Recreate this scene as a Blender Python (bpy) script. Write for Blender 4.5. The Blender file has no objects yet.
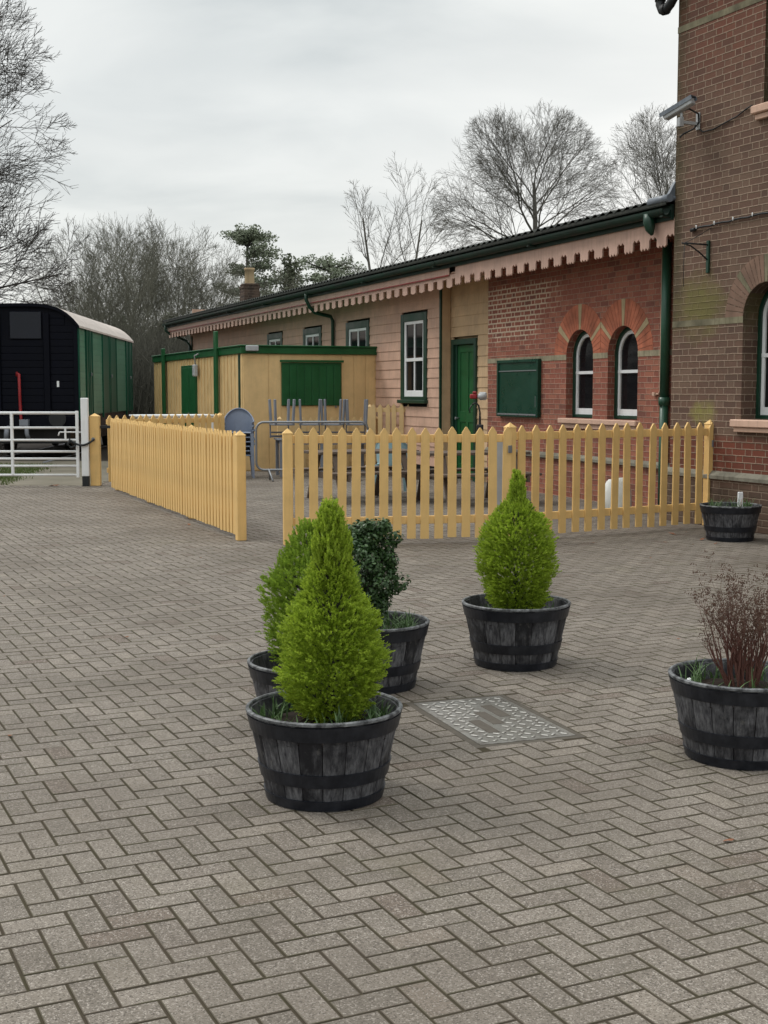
import bpy, math, random
import numpy as np
from mathutils import Vector, Matrix, noise as mnoise
R = math.radians
sc = bpy.context.scene
col = sc.collection
rnd = random.Random(7)

# ------------------------------------------------------------------ objects
def tag(o, label=None, cat=None, group=None, kind=None):
    if label: o['label'] = label
    if cat: o['category'] = cat
    if group: o['group'] = group
    if kind: o['kind'] = kind
    return o
def thing(name, label, cat, loc=(0, 0, 0), rz=0, group=None):
    o = bpy.data.objects.new(name, None); col.objects.link(o)
    o.empty_display_size = .2
    o.location = loc; o.rotation_euler = (0, 0, rz)
    return tag(o, label, cat, group)
def copy_tree(o, parent=None):
    c = o.copy(); col.objects.link(c)
    if parent: c.parent = parent
    for ch in list(o.children): copy_tree(ch, c)
    return c

class MB:
    def __init__(s): s.v = []; s.f = []; s.sm = []; s.mi = []
    def add(s, vs, fs, smooth=False, m=0):
        b = len(s.v); s.v += [tuple(p) for p in vs]
        for f in fs: s.f.append(tuple(i + b for i in f)); s.sm.append(smooth); s.mi.append(m)
        return s
    def box(s, x0, x1, y0, y1, z0, z1, b=0.0, M=None, m=0):
        if x0 > x1: x0, x1 = x1, x0
        if y0 > y1: y0, y1 = y1, y0
        if z0 > z1: z0, z1 = z1, z0
        b = min(b, (x1-x0)*.45, (y1-y0)*.45, (z1-z0)*.45)
        c = ((x0+x1)/2, (y0+y1)/2, (z0+z1)/2); h = ((x1-x0)/2, (y1-y0)/2, (z1-z0)/2)
        if b <= 0:
            vs = [(c[0]+sx*h[0], c[1]+sy*h[1], c[2]+sz*h[2]) for sx in (-1, 1) for sy in (-1, 1) for sz in (-1, 1)]
            fs = [(0,1,3,2),(4,6,7,5),(0,4,5,1),(2,3,7,6),(0,2,6,4),(1,5,7,3)]
        else:
            idx = {}; vs = []
            for sx in (-1, 1):
                for sy in (-1, 1):
                    for sz in (-1, 1):
                        for a in range(3):
                            q = [sx*(h[0]-b), sy*(h[1]-b), sz*(h[2]-b)]
                            sg = (sx, sy, sz)[a]; q[a] = sg*h[a]
                            idx[(sx, sy, sz, a)] = len(vs); vs.append((c[0]+q[0], c[1]+q[1], c[2]+q[2]))
            fs = []
            for a in range(3):
                o1, o2 = (a+1) % 3, (a+2) % 3
                for sg in (-1, 1):
                    loop = []
                    for (p, q) in ((-1,-1),(1,-1),(1,1),(-1,1)):
                        k = [0,0,0]; k[a] = sg; k[o1] = p; k[o2] = q
                        loop.append(idx[(k[0],k[1],k[2],a)])
                    fs.append(tuple(loop if sg > 0 else loop[::-1]))
            for a in range(3):
                o1, o2 = (a+1) % 3, (a+2) % 3
                for p in (-1, 1):
                    for q in (-1, 1):
                        k0 = [0,0,0]; k1 = [0,0,0]
                        k0[a] = -1; k1[a] = 1; k0[o1] = k1[o1] = p; k0[o2] = k1[o2] = q
                        l = [idx[(*k0,o1)], idx[(*k1,o1)], idx[(*k1,o2)], idx[(*k0,o2)]]
                        fs.append(tuple(l if p*q > 0 else l[::-1]))
            for sx in (-1, 1):
                for sy in (-1, 1):
                    for sz in (-1, 1):
                        l = [idx[(sx,sy,sz,0)], idx[(sx,sy,sz,1)], idx[(sx,sy,sz,2)]]
                        fs.append(tuple(l if sx*sy*sz > 0 else l[::-1]))
        if M is not None: vs = [M @ Vector(v) for v in vs]
        return s.add(vs, fs, m=m)
    def bar(s, p, q, w, d, b=0.0, up=(0, 0, 1)):
        p = Vector(p); q = Vector(q); z = (q-p); L = z.length; z.normalize()
        u = Vector(up)
        if abs(z.dot(u)) > .98: u = Vector((1, 0, 0))
        x = u.cross(z).normalized(); y = z.cross(x)
        M = Matrix(((x.x,y.x,z.x,p.x),(x.y,y.y,z.y,p.y),(x.z,y.z,z.z,p.z),(0,0,0,1)))
        return s.box(-w/2, w/2, -d/2, d/2, 0, L, b, M)
    def tube(s, pts, rad, n=8, cap=True, smooth=True):
        pts = [Vector(p) for p in pts]
        if not isinstance(rad, (list, tuple)): rad = [rad]*len(pts)
        vs = []; t0 = (pts[1]-pts[0]).normalized()
        ref = Vector((0, 0, 1)) if abs(t0.z) < .9 else Vector((1, 0, 0))
        nx = t0.cross(ref).normalized()
        for i, p in enumerate(pts):
            a = pts[max(i-1, 0)]; c = pts[min(i+1, len(pts)-1)]
            t = (c-a)
            t = t.normalized() if t.length > 1e-9 else t0
            nx = (nx - t*nx.dot(t))
            nx = nx.normalized() if nx.length > 1e-6 else t.orthogonal().normalized()
            ny = t.cross(nx)
            for k in range(n):
                an = 2*math.pi*k/n
                vs.append(p + (nx*math.cos(an)+ny*math.sin(an))*rad[i])
        fs = []
        for i in range(len(pts)-1):
            for k in range(n):
                fs.append((i*n+k, i*n+(k+1) % n, (i+1)*n+(k+1) % n, (i+1)*n+k))
        s.add(vs, fs, smooth)
        if cap:
            b = len(s.v)-len(vs)
            s.f.append(tuple(b+k for k in range(n))[::-1]); s.sm.append(False); s.mi.append(0)
            b2 = b+(len(pts)-1)*n
            s.f.append(tuple(b2+k for k in range(n))); s.sm.append(False); s.mi.append(0)
        return s
    def lathe(s, prof, n=32, c=(0, 0, 0), smooth=True):
        vs = []; fs = []
        for (r, z) in prof:
            for k in range(n):
                a = 2*math.pi*k/n; vs.append((c[0]+r*math.cos(a), c[1]+r*math.sin(a), c[2]+z))
        for i in range(len(prof)-1):
            for k in range(n): fs.append((i*n+k, i*n+(k+1) % n, (i+1)*n+(k+1) % n, (i+1)*n+k))
        return s.add(vs, fs, smooth)
    def prism(s, poly, a, b, axis='y'):
        """polygon in a plane, extruded along an axis between a and b"""
        n = len(poly)
        def P(p, t):
            if axis == 'y': return (p[0], t, p[1])
            if axis == 'x': return (t, p[0], p[1])
            return (p[0], p[1], t)
        vs = [P(p, a) for p in poly]+[P(p, b) for p in poly]
        fs = [tuple(range(n)), tuple(range(2*n-1, n-1, -1))]
        for i in range(n): fs.append((i, i+n, (i+1) % n+n, (i+1) % n))
        return s.add(vs, fs)
    def build(s, name, mats, parent=None, uv=True, fixn=False):
        me = bpy.data.meshes.new(name)
        me.from_pydata(s.v, [], s.f)
        if not isinstance(mats, (list, tuple)): mats = [mats]
        for m_ in mats: me.materials.append(m_)
        me.polygons.foreach_set('use_smooth', s.sm)
        if len(mats) > 1: me.polygons.foreach_set('material_index', s.mi)
        if fixn:
            import bmesh
            bm = bmesh.new(); bm.from_mesh(me); bmesh.ops.recalc_face_normals(bm, faces=bm.faces); bm.to_mesh(me); bm.free()
        if uv and len(s.f) < 60000:
            ul = me.uv_layers.new(name='UVMap'); out = []
            V = s.v
            me.update()
            for pl in me.polygons:
                nn = pl.normal; ax = max(range(3), key=lambda i: abs(nn[i]))
                for li in pl.vertices:
                    p = me.vertices[li].co
                    if ax == 1: out += [p[0], p[2]]
                    elif ax == 0: out += [p[1], p[2]]
                    else: out += [p[0], p[1]]
            ul.data.foreach_set('uv', out)
        me.update()
        o = bpy.data.objects.new(name, me); col.objects.link(o)
        if parent: o.parent = parent
        return o

def structure(o): o['kind'] = 'structure'; return o

# ------------------------------------------------------------------ node expressions
def lin(r, g, b):
    f = lambda c: (c/255/12.92) if c/255 <= .04045 else ((c/255+.055)/1.055)**2.4
    return (f(r), f(g), f(b), 1)
class NT:
    def __init__(s, tree): s.t = tree; s.n = tree.nodes; s.l = tree.links
    def new(s, typ, **kw):
        nd = s.n.new(typ)
        for k, v in kw.items(): setattr(nd, k, v)
        return nd
    def put(s, inp, val):
        if isinstance(val, X): s.l.new(val.s, inp)
        elif isinstance(val, bpy.types.NodeSocket): s.l.new(val, inp)
        else: inp.default_value = val
    def math(s, op, a, b=0.0, c=None):
        nd = s.new('ShaderNodeMath', operation=op); s.put(nd.inputs[0], a); s.put(nd.inputs[1], b)
        if c is not None: s.put(nd.inputs[2], c)
        return X(s, nd.outputs[0])
    def mix(s, f, a, b, mode='MIX'):
        nd = s.new('ShaderNodeMix', data_type='RGBA', blend_type=mode)
        s.put(nd.inputs[0], f); s.put(nd.inputs[6], a); s.put(nd.inputs[7], b)
        return X(s, nd.outputs[2])
    def ramp(s, f, a, b, lo=0.0, hi=1.0):
        nd = s.new('ShaderNodeMapRange'); nd.clamp = True
        s.put(nd.inputs[0], f); nd.inputs[1].default_value = a; nd.inputs[2].default_value = b
        nd.inputs[3].default_value = lo; nd.inputs[4].default_value = hi
        return X(s, nd.outputs[0])
    def noise(s, vec, scale, detail=3.0, rough=.55, out=0, dist=0.0):
        nd = s.new('ShaderNodeTexNoise'); s.put(nd.inputs['Vector'], vec)
        nd.inputs['Scale'].default_value = scale; nd.inputs['Detail'].default_value = detail
        nd.inputs['Roughness'].default_value = rough; nd.inputs['Distortion'].default_value = dist
        return X(s, nd.outputs[out])
    def voronoi(s, vec, scale, out=0, feature='F1'):
        nd = s.new('ShaderNodeTexVoronoi', feature=feature); s.put(nd.inputs['Vector'], vec)
        nd.inputs['Scale'].default_value = scale
        return X(s, nd.outputs[out])
    def mapv(s, vec, scale=(1, 1, 1), rot=(0, 0, 0), loc=(0, 0, 0)):
        nd = s.new('ShaderNodeMapping'); s.put(nd.inputs[0], vec)
        nd.inputs['Scale'].default_value = scale; nd.inputs['Rotation'].default_value = rot; nd.inputs['Location'].default_value = loc
        return X(s, nd.outputs[0])
    def coord(s, which='Object'):
        return X(s, s.new('ShaderNodeTexCoord').outputs[which])
    def sep(s, vec):
        nd = s.new('ShaderNodeSeparateXYZ'); s.put(nd.inputs[0], vec)
        return [X(s, o) for o in nd.outputs]
    def comb(s, x, y, z=0.0):
        nd = s.new('ShaderNodeCombineXYZ')
        s.put(nd.inputs[0], x); s.put(nd.inputs[1], y); s.put(nd.inputs[2], z)
        return X(s, nd.outputs[0])
    def white(s, vec):
        nd = s.new('ShaderNodeTexWhiteNoise', noise_dimensions='3D'); s.put(nd.inputs[0], vec)
        return X(s, nd.outputs[0])
    def island(s): return X(s, s.new('ShaderNodeNewGeometry').outputs['Random Per Island'])
    def objrand(s): return X(s, s.new('ShaderNodeObjectInfo').outputs['Random'])
    def position(s): return X(s, s.new('ShaderNodeNewGeometry').outputs['Position'])
class X:
    def __init__(s, nt, sock): s.nt = nt; s.s = sock
    def __add__(a, b): return a.nt.math('ADD', a, b)
    def __radd__(a, b): return a.nt.math('ADD', b, a)
    def __sub__(a, b): return a.nt.math('SUBTRACT', a, b)
    def __rsub__(a, b): return a.nt.math('SUBTRACT', b, a)
    def __mul__(a, b): return a.nt.math('MULTIPLY', a, b)
    def __rmul__(a, b): return a.nt.math('MULTIPLY', b, a)
    def __truediv__(a, b): return a.nt.math('DIVIDE', a, b)
    def floor(a): return a.nt.math('FLOOR', a)
    def mod(a, b): return a.nt.math('FLOORED_MODULO', a, b)
    def lt(a, b): return a.nt.math('LESS_THAN', a, b)
    def gt(a, b): return a.nt.math('GREATER_THAN', a, b)
    def abs(a): return a.nt.math('ABSOLUTE', a)
    def min(a, b): return a.nt.math('MINIMUM', a, b)
    def max(a, b): return a.nt.math('MAXIMUM', a, b)
    def pw(a, b): return a.nt.math('POWER', a, b)

def newmat(name):
    m = bpy.data.materials.new(name); m.use_nodes = True
    nt = NT(m.node_tree); nt.n.clear()
    out = nt.new('ShaderNodeOutputMaterial'); bs = nt.new('ShaderNodeBsdfPrincipled')
    nt.l.new(bs.outputs[0], out.inputs[0])
    return m, nt, bs
def bump(nt, bs, h, strength=.3, dist=.01):
    b = nt.new('ShaderNodeBump'); b.inputs['Strength'].default_value = strength; b.inputs['Distance'].default_value = dist
    nt.put(b.inputs['Height'], h); nt.l.new(b.outputs[0], bs.inputs['Normal'])
def finish(nt, bs, colr, rough=.7, spec=.4, metal=0.0):
    nt.put(bs.inputs['Base Color'], colr); nt.put(bs.inputs['Roughness'], rough)
    bs.inputs['Specular IOR Level'].default_value = spec; nt.put(bs.inputs['Metallic'], metal)

def paint(name, c, rough=.5, dirt=.25, spec=.35, dirtc=(.10, .085, .06, 1), grain=0.0, var=.12):
    m, nt, bs = newmat(name)
    v = nt.coord('Object')
    n1 = nt.noise(v, 3.0, 5, .6); n2 = nt.noise(nt.mapv(v, (14, 14, 1.2)), 1.6, 4, .6); n3 = nt.noise(v, 60, 3, .6)
    isl = nt.island()
    c2 = tuple(x*(1-var*1.6) for x in c[:3])+(1,); c3 = tuple(min(1, x*(1+var)) for x in c[:3])+(1,)
    base = nt.mix(nt.ramp(n1, .3, .7), c2, c3)
    base = nt.mix(isl*.30, base, tuple(x*.72 for x in c[:3])+(1,))
    d = nt.ramp(n2, .50, .80)*dirt + nt.ramp(n3, .60, .78)*(dirt*.5)
    base = nt.mix(d, base, dirtc)
    finish(nt, bs, base, rough=nt.ramp(n1, .3, .7, rough-.08, rough+.12), spec=spec)
    bump(nt, bs, n3*.4+nt.noise(nt.mapv(v, (40, 40, 2.0)), 2, 3)*grain, .25, .004)
    return m

def brick(name, cols, mortar, h=.078, moss=None, lime=None, red=None, dark=.0):
    """Flemish bond brickwork from the metre-scaled UV of the wall"""
    m, nt, bs = newmat(name)
    uv = nt.coord('UV'); u, v, _ = nt.sep(uv)
    wob = nt.noise(uv, 9, 2); wob2 = nt.noise(nt.mapv(uv, loc=(7, 3, 0)), 9, 2)
    uu = u+(wob-.5)*.012; vv = v+(wob2-.5)*.010
    P = .338
    row = (vv/h).floor(); fv = vv-row*h
    ph = uu+row.mod(2)*(P/2)+nt.white(nt.comb(row, 3.0, 1.0))*.03+40*P
    per = (ph/P).floor(); t = ph-per*P
    hd = t.gt(.225)                                  # header?
    x0 = hd*.225; w = .225-hd*.112
    dx = (t-x0).min(x0+w-t); dv = fv.min(h-fv)
    d = dx.min(dv)
    idv = nt.comb(per*2+hd, row, 0.0)
    r1 = nt.white(idv); r2 = nt.white(nt.comb(per*2+hd, row, 5.0))
    colr = nt.mix(r1, cols[0], cols[1])
    colr = nt.mix(r2.gt(.72), colr, cols[2])
    colr = nt.mix(r2.lt(.12)*.8, colr, cols[3])
    n1 = nt.noise(uv, 28, 4, .65); n2 = nt.noise(uv, 130, 3, .6)
    colr = nt.mix(nt.ramp(n1, .35, .75)*.5, colr, cols[3])
    colr = nt.mix(nt.ramp(n2, .55, .75)*.25, colr, mortar)
    if red is not None:                              # a redder zone of the same wall
        mk = red(nt, u, v); colr = nt.mix(mk, colr, nt.mix(r1, lin(118, 66, 52), lin(96, 60, 50)))
    mw = .0055; mm = 1-nt.ramp(d, mw*.6, mw*1.5)
    mcol = nt.mix(nt.ramp(n1, .3, .7), mortar, tuple(x*.6 for x in mortar[:3])+(1,))
    if lime is not None:
        lm = lime(nt, u, v, uv)
        mm = mm.max(lm*(1-nt.ramp(d+(n1-.5)*.02, .007, .015)))
        mcol = nt.mix(lm, mcol, lin(204, 186, 164))
    colr = nt.mix(mm, colr, mcol)
    if moss is not None:
        for (mk, c) in moss(nt, u, v, uv): colr = nt.mix(mk, colr, c)
    big = nt.noise(uv, 1.3, 4, .6)
    colr = nt.mix(nt.ramp(big, .45, .75)*.30, colr, (.045, .038, .030, 1))
    finish(nt, bs, colr, .88, .2)
    bump(nt, bs, nt.ramp(d, 0, .009)*1.0+n2*.35+n1*.3, .8, .008)
    return m

def smooth_mask(nt, u, v, uv, u0, u1, v0, v1, soft=.25, nscale=3.0, amount=1.0):
    n = nt.noise(uv, nscale, 5, .65)
    a = nt.ramp(u, u0-soft, u0+soft)*(1-nt.ramp(u, u1-soft, u1+soft))
    b = nt.ramp(v, v0-soft, v0+soft)*(1-nt.ramp(v, v1-soft, v1+soft))
    return nt.ramp(a*b+(n-.5)*1.3, .35, 1.0)*amount

# ------------------------------------------------------------------ materials
M = {}
M['yellow'] = paint('yellow_paint', (.73, .475, .185, 1), .55, .20, .3, (.20, .15, .07, 1), grain=.5, var=.10)
M['cream'] = paint('buff_paint', (.72, .505, .245, 1), .55, .14, .3, (.17, .13, .08, 1), var=.10)
M['green'] = paint('green_paint', (.006, .085, .022, 1), .38, .12, .45, (.03, .05, .03, 1), var=.15)
M['darkgreen'] = paint('dark_green_paint', (.005, .040, .022, 1), .40, .22, .45, (.03, .035, .025, 1), var=.2)
M['board_green'] = paint('notice_green', (.003, .043, .025, 1), .30, .0, .4, (.02, .03, .025, 1))
M['pink'] = paint('pink_paint', (.52, .345, .28, 1), .6, .40, .25, (.16, .115, .08, 1), grain=.4)
M['weather'] = paint('weatherboard_paint', (.58, .375, .28, 1), .6, .35, .25, (.17, .12, .08, 1), grain=.4)
M['porch'] = paint('porch_paint', (.56, .39, .235, 1), .6, .35, .25, (.17, .12, .08, 1), grain=.4)
M['white'] = paint('white_paint', (.78, .79, .80, 1), .4, .14, .4, (.3, .28, .24, 1), var=.05)
M['sill'] = paint('sill_paint', (.56, .37, .28, 1), .6, .3, .25, (.2, .15, .11, 1))
M['black'] = paint('black_iron', (.012, .013, .015, 1), .5, .25, .4, (.05, .045, .04, 1))
M['vanblack'] = paint('black_van_boards', (.0030, .0036, .0080, 1), .55, .06, .10, (.010, .010, .012, 1))
def gloss(name, a, b, rough):
    m, nt, bs = newmat(name); v = nt.coord('Object'); isl = nt.island()
    c = nt.mix(nt.ramp(nt.noise(v, 1.4, 5, .6), .35, .7), a, b); c = nt.mix(isl*.22, c, tuple(x*.6 for x in a[:3])+(1,))
    finish(nt, bs, c, rough, .28); return m
M['_g'] = paint('van_green', (.008, .13, .075, 1), .25, .0, .6, (.03, .07, .05, 1))
M['vangreen'] = gloss('van_green', (.004, .070, .040, 1), (.008, .10, .06, 1), .35)
M['vansheen'] = gloss('van_green_sky_sheen', (.065, .21, .13, 1), (.11, .27, .18, 1), .3)  # the van's green lightened: sky sheen on the planks painted into the colour
M['_p'] = paint('van_green_sky_sheen', (.12, .33, .22, 1), .25, .0, .6, (.25, .35, .28, 1))
M['vanroof'] = paint('van_roof', (.58, .51, .46, 1), .6, .5, .2, (.2, .17, .15, 1))
M['grey_plastic'] = paint('blue_grey_plastic', (.20, .235, .31, 1), .45, .15, .4, (.1, .1, .1, 1))
M['greymetal'] = paint('dull_grey_metal', (.21, .225, .26, 1), .5, .2, .4, (.1, .1, .1, 1))
M['blue'] = paint('pale_blue_plastic', (.30, .47, .52, 1), .35, .15, .4)
M['red'] = paint('red_paint', (.26, .010, .014, 1), .45, .2, .4)
M['camgrey'] = paint('camera_grey', (.42, .43, .44, 1), .45, .15, .4)
M['lead'] = paint('lead', (.13, .15, .18, 1), .42, .4, .5, (.30, .32, .34, 1))
M['oldwood'] = paint('old_wood', (.13, .10, .08, 1), .8, .4, .2, (.05, .045, .04, 1), grain=1.0)
M['stone_dull'] = paint('dull_band', (.205, .185, .125, 1), .9, .8, .15, (.10, .092, .055, 1), var=.4)
M['stone'] = paint('stone_band', (.34, .30, .21, 1), .9, .8, .15, (.13, .12, .075, 1), var=.35)
M['pipe'] = paint('pipe_green', (.018, .085, .050, 1), .40, .15, .45, (.03, .035, .025, 1), var=.2)
M['gutter'] = paint('grimy_gutter', (.005, .024, .015, 1), .55, .9, .3, (.022, .019, .014, 1), var=.5)
M['plinth'] = paint('plinth_stone', (.22, .205, .165, 1), .9, .7, .15, (.09, .085, .06, 1), var=.3)
M['voussoir'] = paint('red_arch_brick', (.43, .145, .085, 1), .85, .40, .2, (.17, .09, .07, 1), var=.35)
M['voussoir_brown'] = paint('brown_arch_brick', (.215, .135, .10, 1), .85, .4, .2, (.11, .08, .06, 1), var=.25)
M['cream_brick'] = paint('cream_arch_brick', (.42, .33, .20, 1), .85, .4, .2, (.2, .16, .10, 1), var=.2)
M['pot'] = paint('chimney_pot', (.40, .30, .18, 1), .8, .5, .2)
M['interior'] = paint('dark_interior', (.012, .012, .012, 1), .9, 0, .1)
M['sack'] = paint('white_sack', (.75, .76, .72, 1), .5, .35, .3, (.25, .3, .15, 1))
M['roofing'] = paint('roofing_sheet', (.028, .031, .027, 1), .75, .6, .25, (.08, .085, .065, 1), var=.3)

m, nt, bs = newmat('galvanised'); M['galv'] = m
v = nt.coord('Object'); finish(nt, bs, nt.mix(nt.noise(v, 12, 4), (.30, .31, .33, 1), (.18, .19, .20, 1)), .45, .5, .55)

m, nt, bs = newmat('window_glass'); M['glass'] = m
v = nt.coord('Object'); finish(nt, bs, nt.mix(nt.noise(v, 2.5, 3), (.004, .005, .006, 1), (.016, .014, .016, 1)), .05, .16)
m, nt, bs = newmat('glass_painted_sky'); M['painted_sky'] = m  # pane coloured pale to stand in for a bright reflection
v = nt.coord('Object'); finish(nt, bs, nt.mix(nt.noise(v, 2.5, 3), (.55, .60, .66, 1), (.42, .47, .52, 1)), .12, .6)

def m_moss(nt, u, v, uv):   # x runs towards the camera side: u = -distance along the wall
    a = smooth_mask(nt, u, v, uv, .05, 1.0, 2.25, 3.0, .30, 4.0, .95)
    b = smooth_mask(nt, u, v, uv, .34, .92, 1.24, 1.46, .14, 5.0, .95)
    e = smooth_mask(nt, u, v, uv, -.5, .20, 2.2, 9.0, .25, 5.0, .85)
    w = smooth_mask(nt, u, v, uv, -.5, 4.0, -.3, .55, .12, 6.0, .35)
    return [(e, lin(66, 62, 42)), (a, lin(104, 98, 60)), (b, lin(132, 128, 72)), (w, lin(60, 58, 48))]
def m_red(nt, u, v): return nt.ramp(v, 1.12, .95)*nt.ramp(v, .55, .62)*nt.ramp(u, .2, .9)*.85
def m_redtop(nt, u, v): return (nt.ramp(v, 1.12, 1.0)*nt.ramp(v, .55, .62)).max(nt.ramp(v, 4.8, 5.7)*.55)
M['brick_tower'] = brick('brown_brickwork', [lin(106, 82, 70), lin(97, 75, 65), lin(110, 89, 76), lin(88, 69, 60)], lin(160, 140, 122), .0785, moss=m_moss, red=m_redtop)
def lime(nt, u, v, uv):
    n = nt.noise(uv, 2.2, 4, .6)
    # diagonal patch at the far top of the wall
    a = nt.ramp((-1*u)-(3.55-v)*.9+(n-.5)*1.8, 3.55, 4.0)*nt.ramp(v+(n-.5)*1.0, 2.3, 2.5)*(1-nt.ramp(v+(n-.5)*.3, 3.3, 3.36))
    return a
M['brick_low'] = brick('red_brickwork', [lin(147, 88, 73), lin(135, 82, 69), lin(156, 100, 82), lin(116, 75, 66)], lin(174, 142, 124), .0785, lime=lime)

M['sooty'] = brick('sooty_brickwork', [lin(84, 68, 60), lin(70, 58, 52), lin(92, 76, 66), lin(56, 48, 44)], lin(110, 98, 86), .0785)
# pavers
m, nt, bs = newmat('concrete_pavers'); M['paver'] = m
pos = nt.position(); isl = nt.island()
c = nt.mix(isl, lin(146, 138, 126), lin(168, 159, 146))
c = nt.mix(nt.ramp(isl*7.31-(isl*7.31).floor(), .80, 1.0)*.55, c, lin(132, 121, 110))
c = nt.mix((isl*11.7-(isl*11.7).floor()).gt(.955)*.6, c, lin(118, 98, 84))
c = nt.mix(nt.ramp(isl*3.17-(isl*3.17).floor(), .86, 1.0)*.55, c, lin(184, 174, 158))
agg = nt.voronoi(pos, 230, 1); 
av = nt.sep(agg)[0]
c = nt.mix(nt.ramp(av, .80, .92)*.75, c, lin(222, 214, 202))
c = nt.mix(nt.ramp(av, .30, .05)*.75, c, lin(72, 64, 56))
fine = nt.noise(pos, 420, 3, .7)
c = nt.mix(nt.ramp(fine, .38, .62)*.45, c, lin(92, 84, 74))
big = nt.noise(pos, .55, 5, .62); mid = nt.noise(pos, 3.2, 4, .6)
c = nt.mix(nt.ramp(big, .44, .66)*.55, c, lin(104, 95, 84))
c = nt.mix(nt.ramp(mid, .52, .76)*.38, c, lin(92, 86, 70))
moss = nt.noise(nt.mapv(pos, loc=(5, 2, 0)), .9, 5, .65); c = nt.mix(nt.ramp(moss, .60, .74)*.35, c, lin(104, 102, 66))
c = nt.mix(1.0, c, (.585, .568, .572, 1), "MULTIPLY")
finish(nt, bs, c, .80, .42)
bump(nt, bs, fine*.6+av*.5, .8, .003)
m, nt, bs = newmat('soiled_arris'); M['arris'] = m
pos = nt.position(); n = nt.noise(pos, 5, 5, .65)
finish(nt, bs, nt.mix(nt.ramp(n, .4, .65), lin(92, 84, 75), lin(86, 82, 66)), .9, .2)
m, nt, bs = newmat('joint_sand'); M['joint'] = m
pos = nt.position(); n = nt.noise(pos, 4, 5, .65)
finish(nt, bs, nt.mix(nt.ramp(n, .45, .7), lin(66, 59, 50), lin(63, 59, 44)), .95, .1)
bump(nt, bs, nt.noise(pos, 300, 3), .6, .004)
m, nt, bs = newmat('track_concrete'); M['track'] = m
pos = nt.position(); n = nt.noise(pos, .8, 6, .65); n2 = nt.noise(pos, 40, 3)
finish(nt, bs, nt.mix(nt.ramp(n, .35, .7), lin(118, 112, 100), lin(92, 88, 76)), .9, .2); bump(nt, bs, n2, .4, .01)
m, nt, bs = newmat('earth_grass'); M['ground'] = m
pos = nt.position(); n = nt.noise(pos, .25, 6, .65); n2 = nt.noise(pos, 30, 4)
finish(nt, bs, nt.mix(nt.ramp(n, .4, .62), nt.mix(n2, (.035, .055, .018, 1), (.07, .09, .03, 1)), nt.mix(n2, (.05, .04, .03, 1), (.09, .075, .055, 1))), .95, .1)
bump(nt, bs, n2, .8, .05)
def leafmat(name, ca, cb, cc, rough=.5, trans=.0, spec=.35):
    m, nt, bs = newmat(name); isl = nt.island(); pos = nt.coord('Object')
    c = nt.mix(isl, ca, cb); c = nt.mix(nt.ramp(nt.noise(pos, 9, 3), .45, .7), c, cc)
    finish(nt, bs, c, rough, spec)
    if trans:
        bs.inputs['Subsurface Weight'].default_value = 0
        tr = nt.new('ShaderNodeBsdfTranslucent'); nt.put(tr.inputs[0], c)
        mx = nt.new('ShaderNodeMixShader'); mx.inputs[0].default_value = trans
        out = [x for x in nt.n if x.type == 'OUTPUT_MATERIAL'][0]
        nt.l.new(bs.outputs[0], mx.inputs[1]); nt.l.new(tr.outputs[0], mx.inputs[2]); nt.l.new(mx.outputs[0], out.inputs[0])
    return m
M['lime_leaf'] = leafmat('lime_conifer', (.22, .33, .028, 1), (.44, .56, .065, 1), (.31, .42, .038, 1), .55, .5)
M['green_leaf'] = leafmat('green_conifer', (.15, .255, .026, 1), (.31, .43, .050, 1), (.21, .32, .033, 1), .6, .45)
M['box_leaf'] = leafmat('dark_bush', (.020, .050, .016, 1), (.055, .105, .030, 1), (.034, .072, .022, 1), .4, .12)
M['shoot'] = leafmat('bulb_shoots', (.05, .10, .025, 1), (.10, .17, .06, 1), (.07, .12, .05, 1), .45, .2)
M['pine'] = leafmat('pine_needles', (.17, .20, .14, 1), (.25, .28, .20, 1), (.20, .23, .165, 1), .85)
M['ivy'] = leafmat('ivy', (.10, .115, .075, 1), (.15, .17, .11, 1), (.12, .135, .09, 1), .8)
M['grass'] = leafmat('grass', (.05, .09, .02, 1), (.10, .14, .035, 1), (.09, .11, .03, 1), .6, .1)
M['scrub'] = leafmat('scrub', (.10, .10, .078, 1), (.17, .165, .13, 1), (.13, .125, .10, 1), .9)
def barkmat(name, a, b):
    m, nt, bs = newmat(name); v = nt.coord('Object'); n = nt.noise(nt.mapv(v, (1, 1, .3)), 8, 4)
    finish(nt, bs, nt.mix(n, a, b), .9, .15); bump(nt, bs, n, .4, .02); return m
M['bark'] = barkmat('bark', (.10, .095, .085, 1), (.18, .17, .15, 1))
M['bark_dark'] = barkmat('dark_bark', (.045, .042, .040, 1), (.085, .08, .072, 1))
M['bark_wood'] = barkmat('wood_bark', (.095, .095, .075, 1), (.165, .16, .125, 1))
M['scrub_stem'] = barkmat('scrub_stems', (.05, .05, .040, 1), (.095, .092, .074, 1))
M['redstem'] = barkmat('red_stems', (.085, .036, .028, 1), (.14, .068, .054, 1))
M['dryhead'] = barkmat('dry_flower_heads', (.06, .035, .026, 1), (.12, .07, .05, 1))
M['soil'] = barkmat('soil', (.014, .010, .008, 1), (.035, .026, .02, 1))
M['rustmulch'] = barkmat('bark_chip', (.17, .07, .04, 1), (.26, .12, .07, 1))

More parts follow.
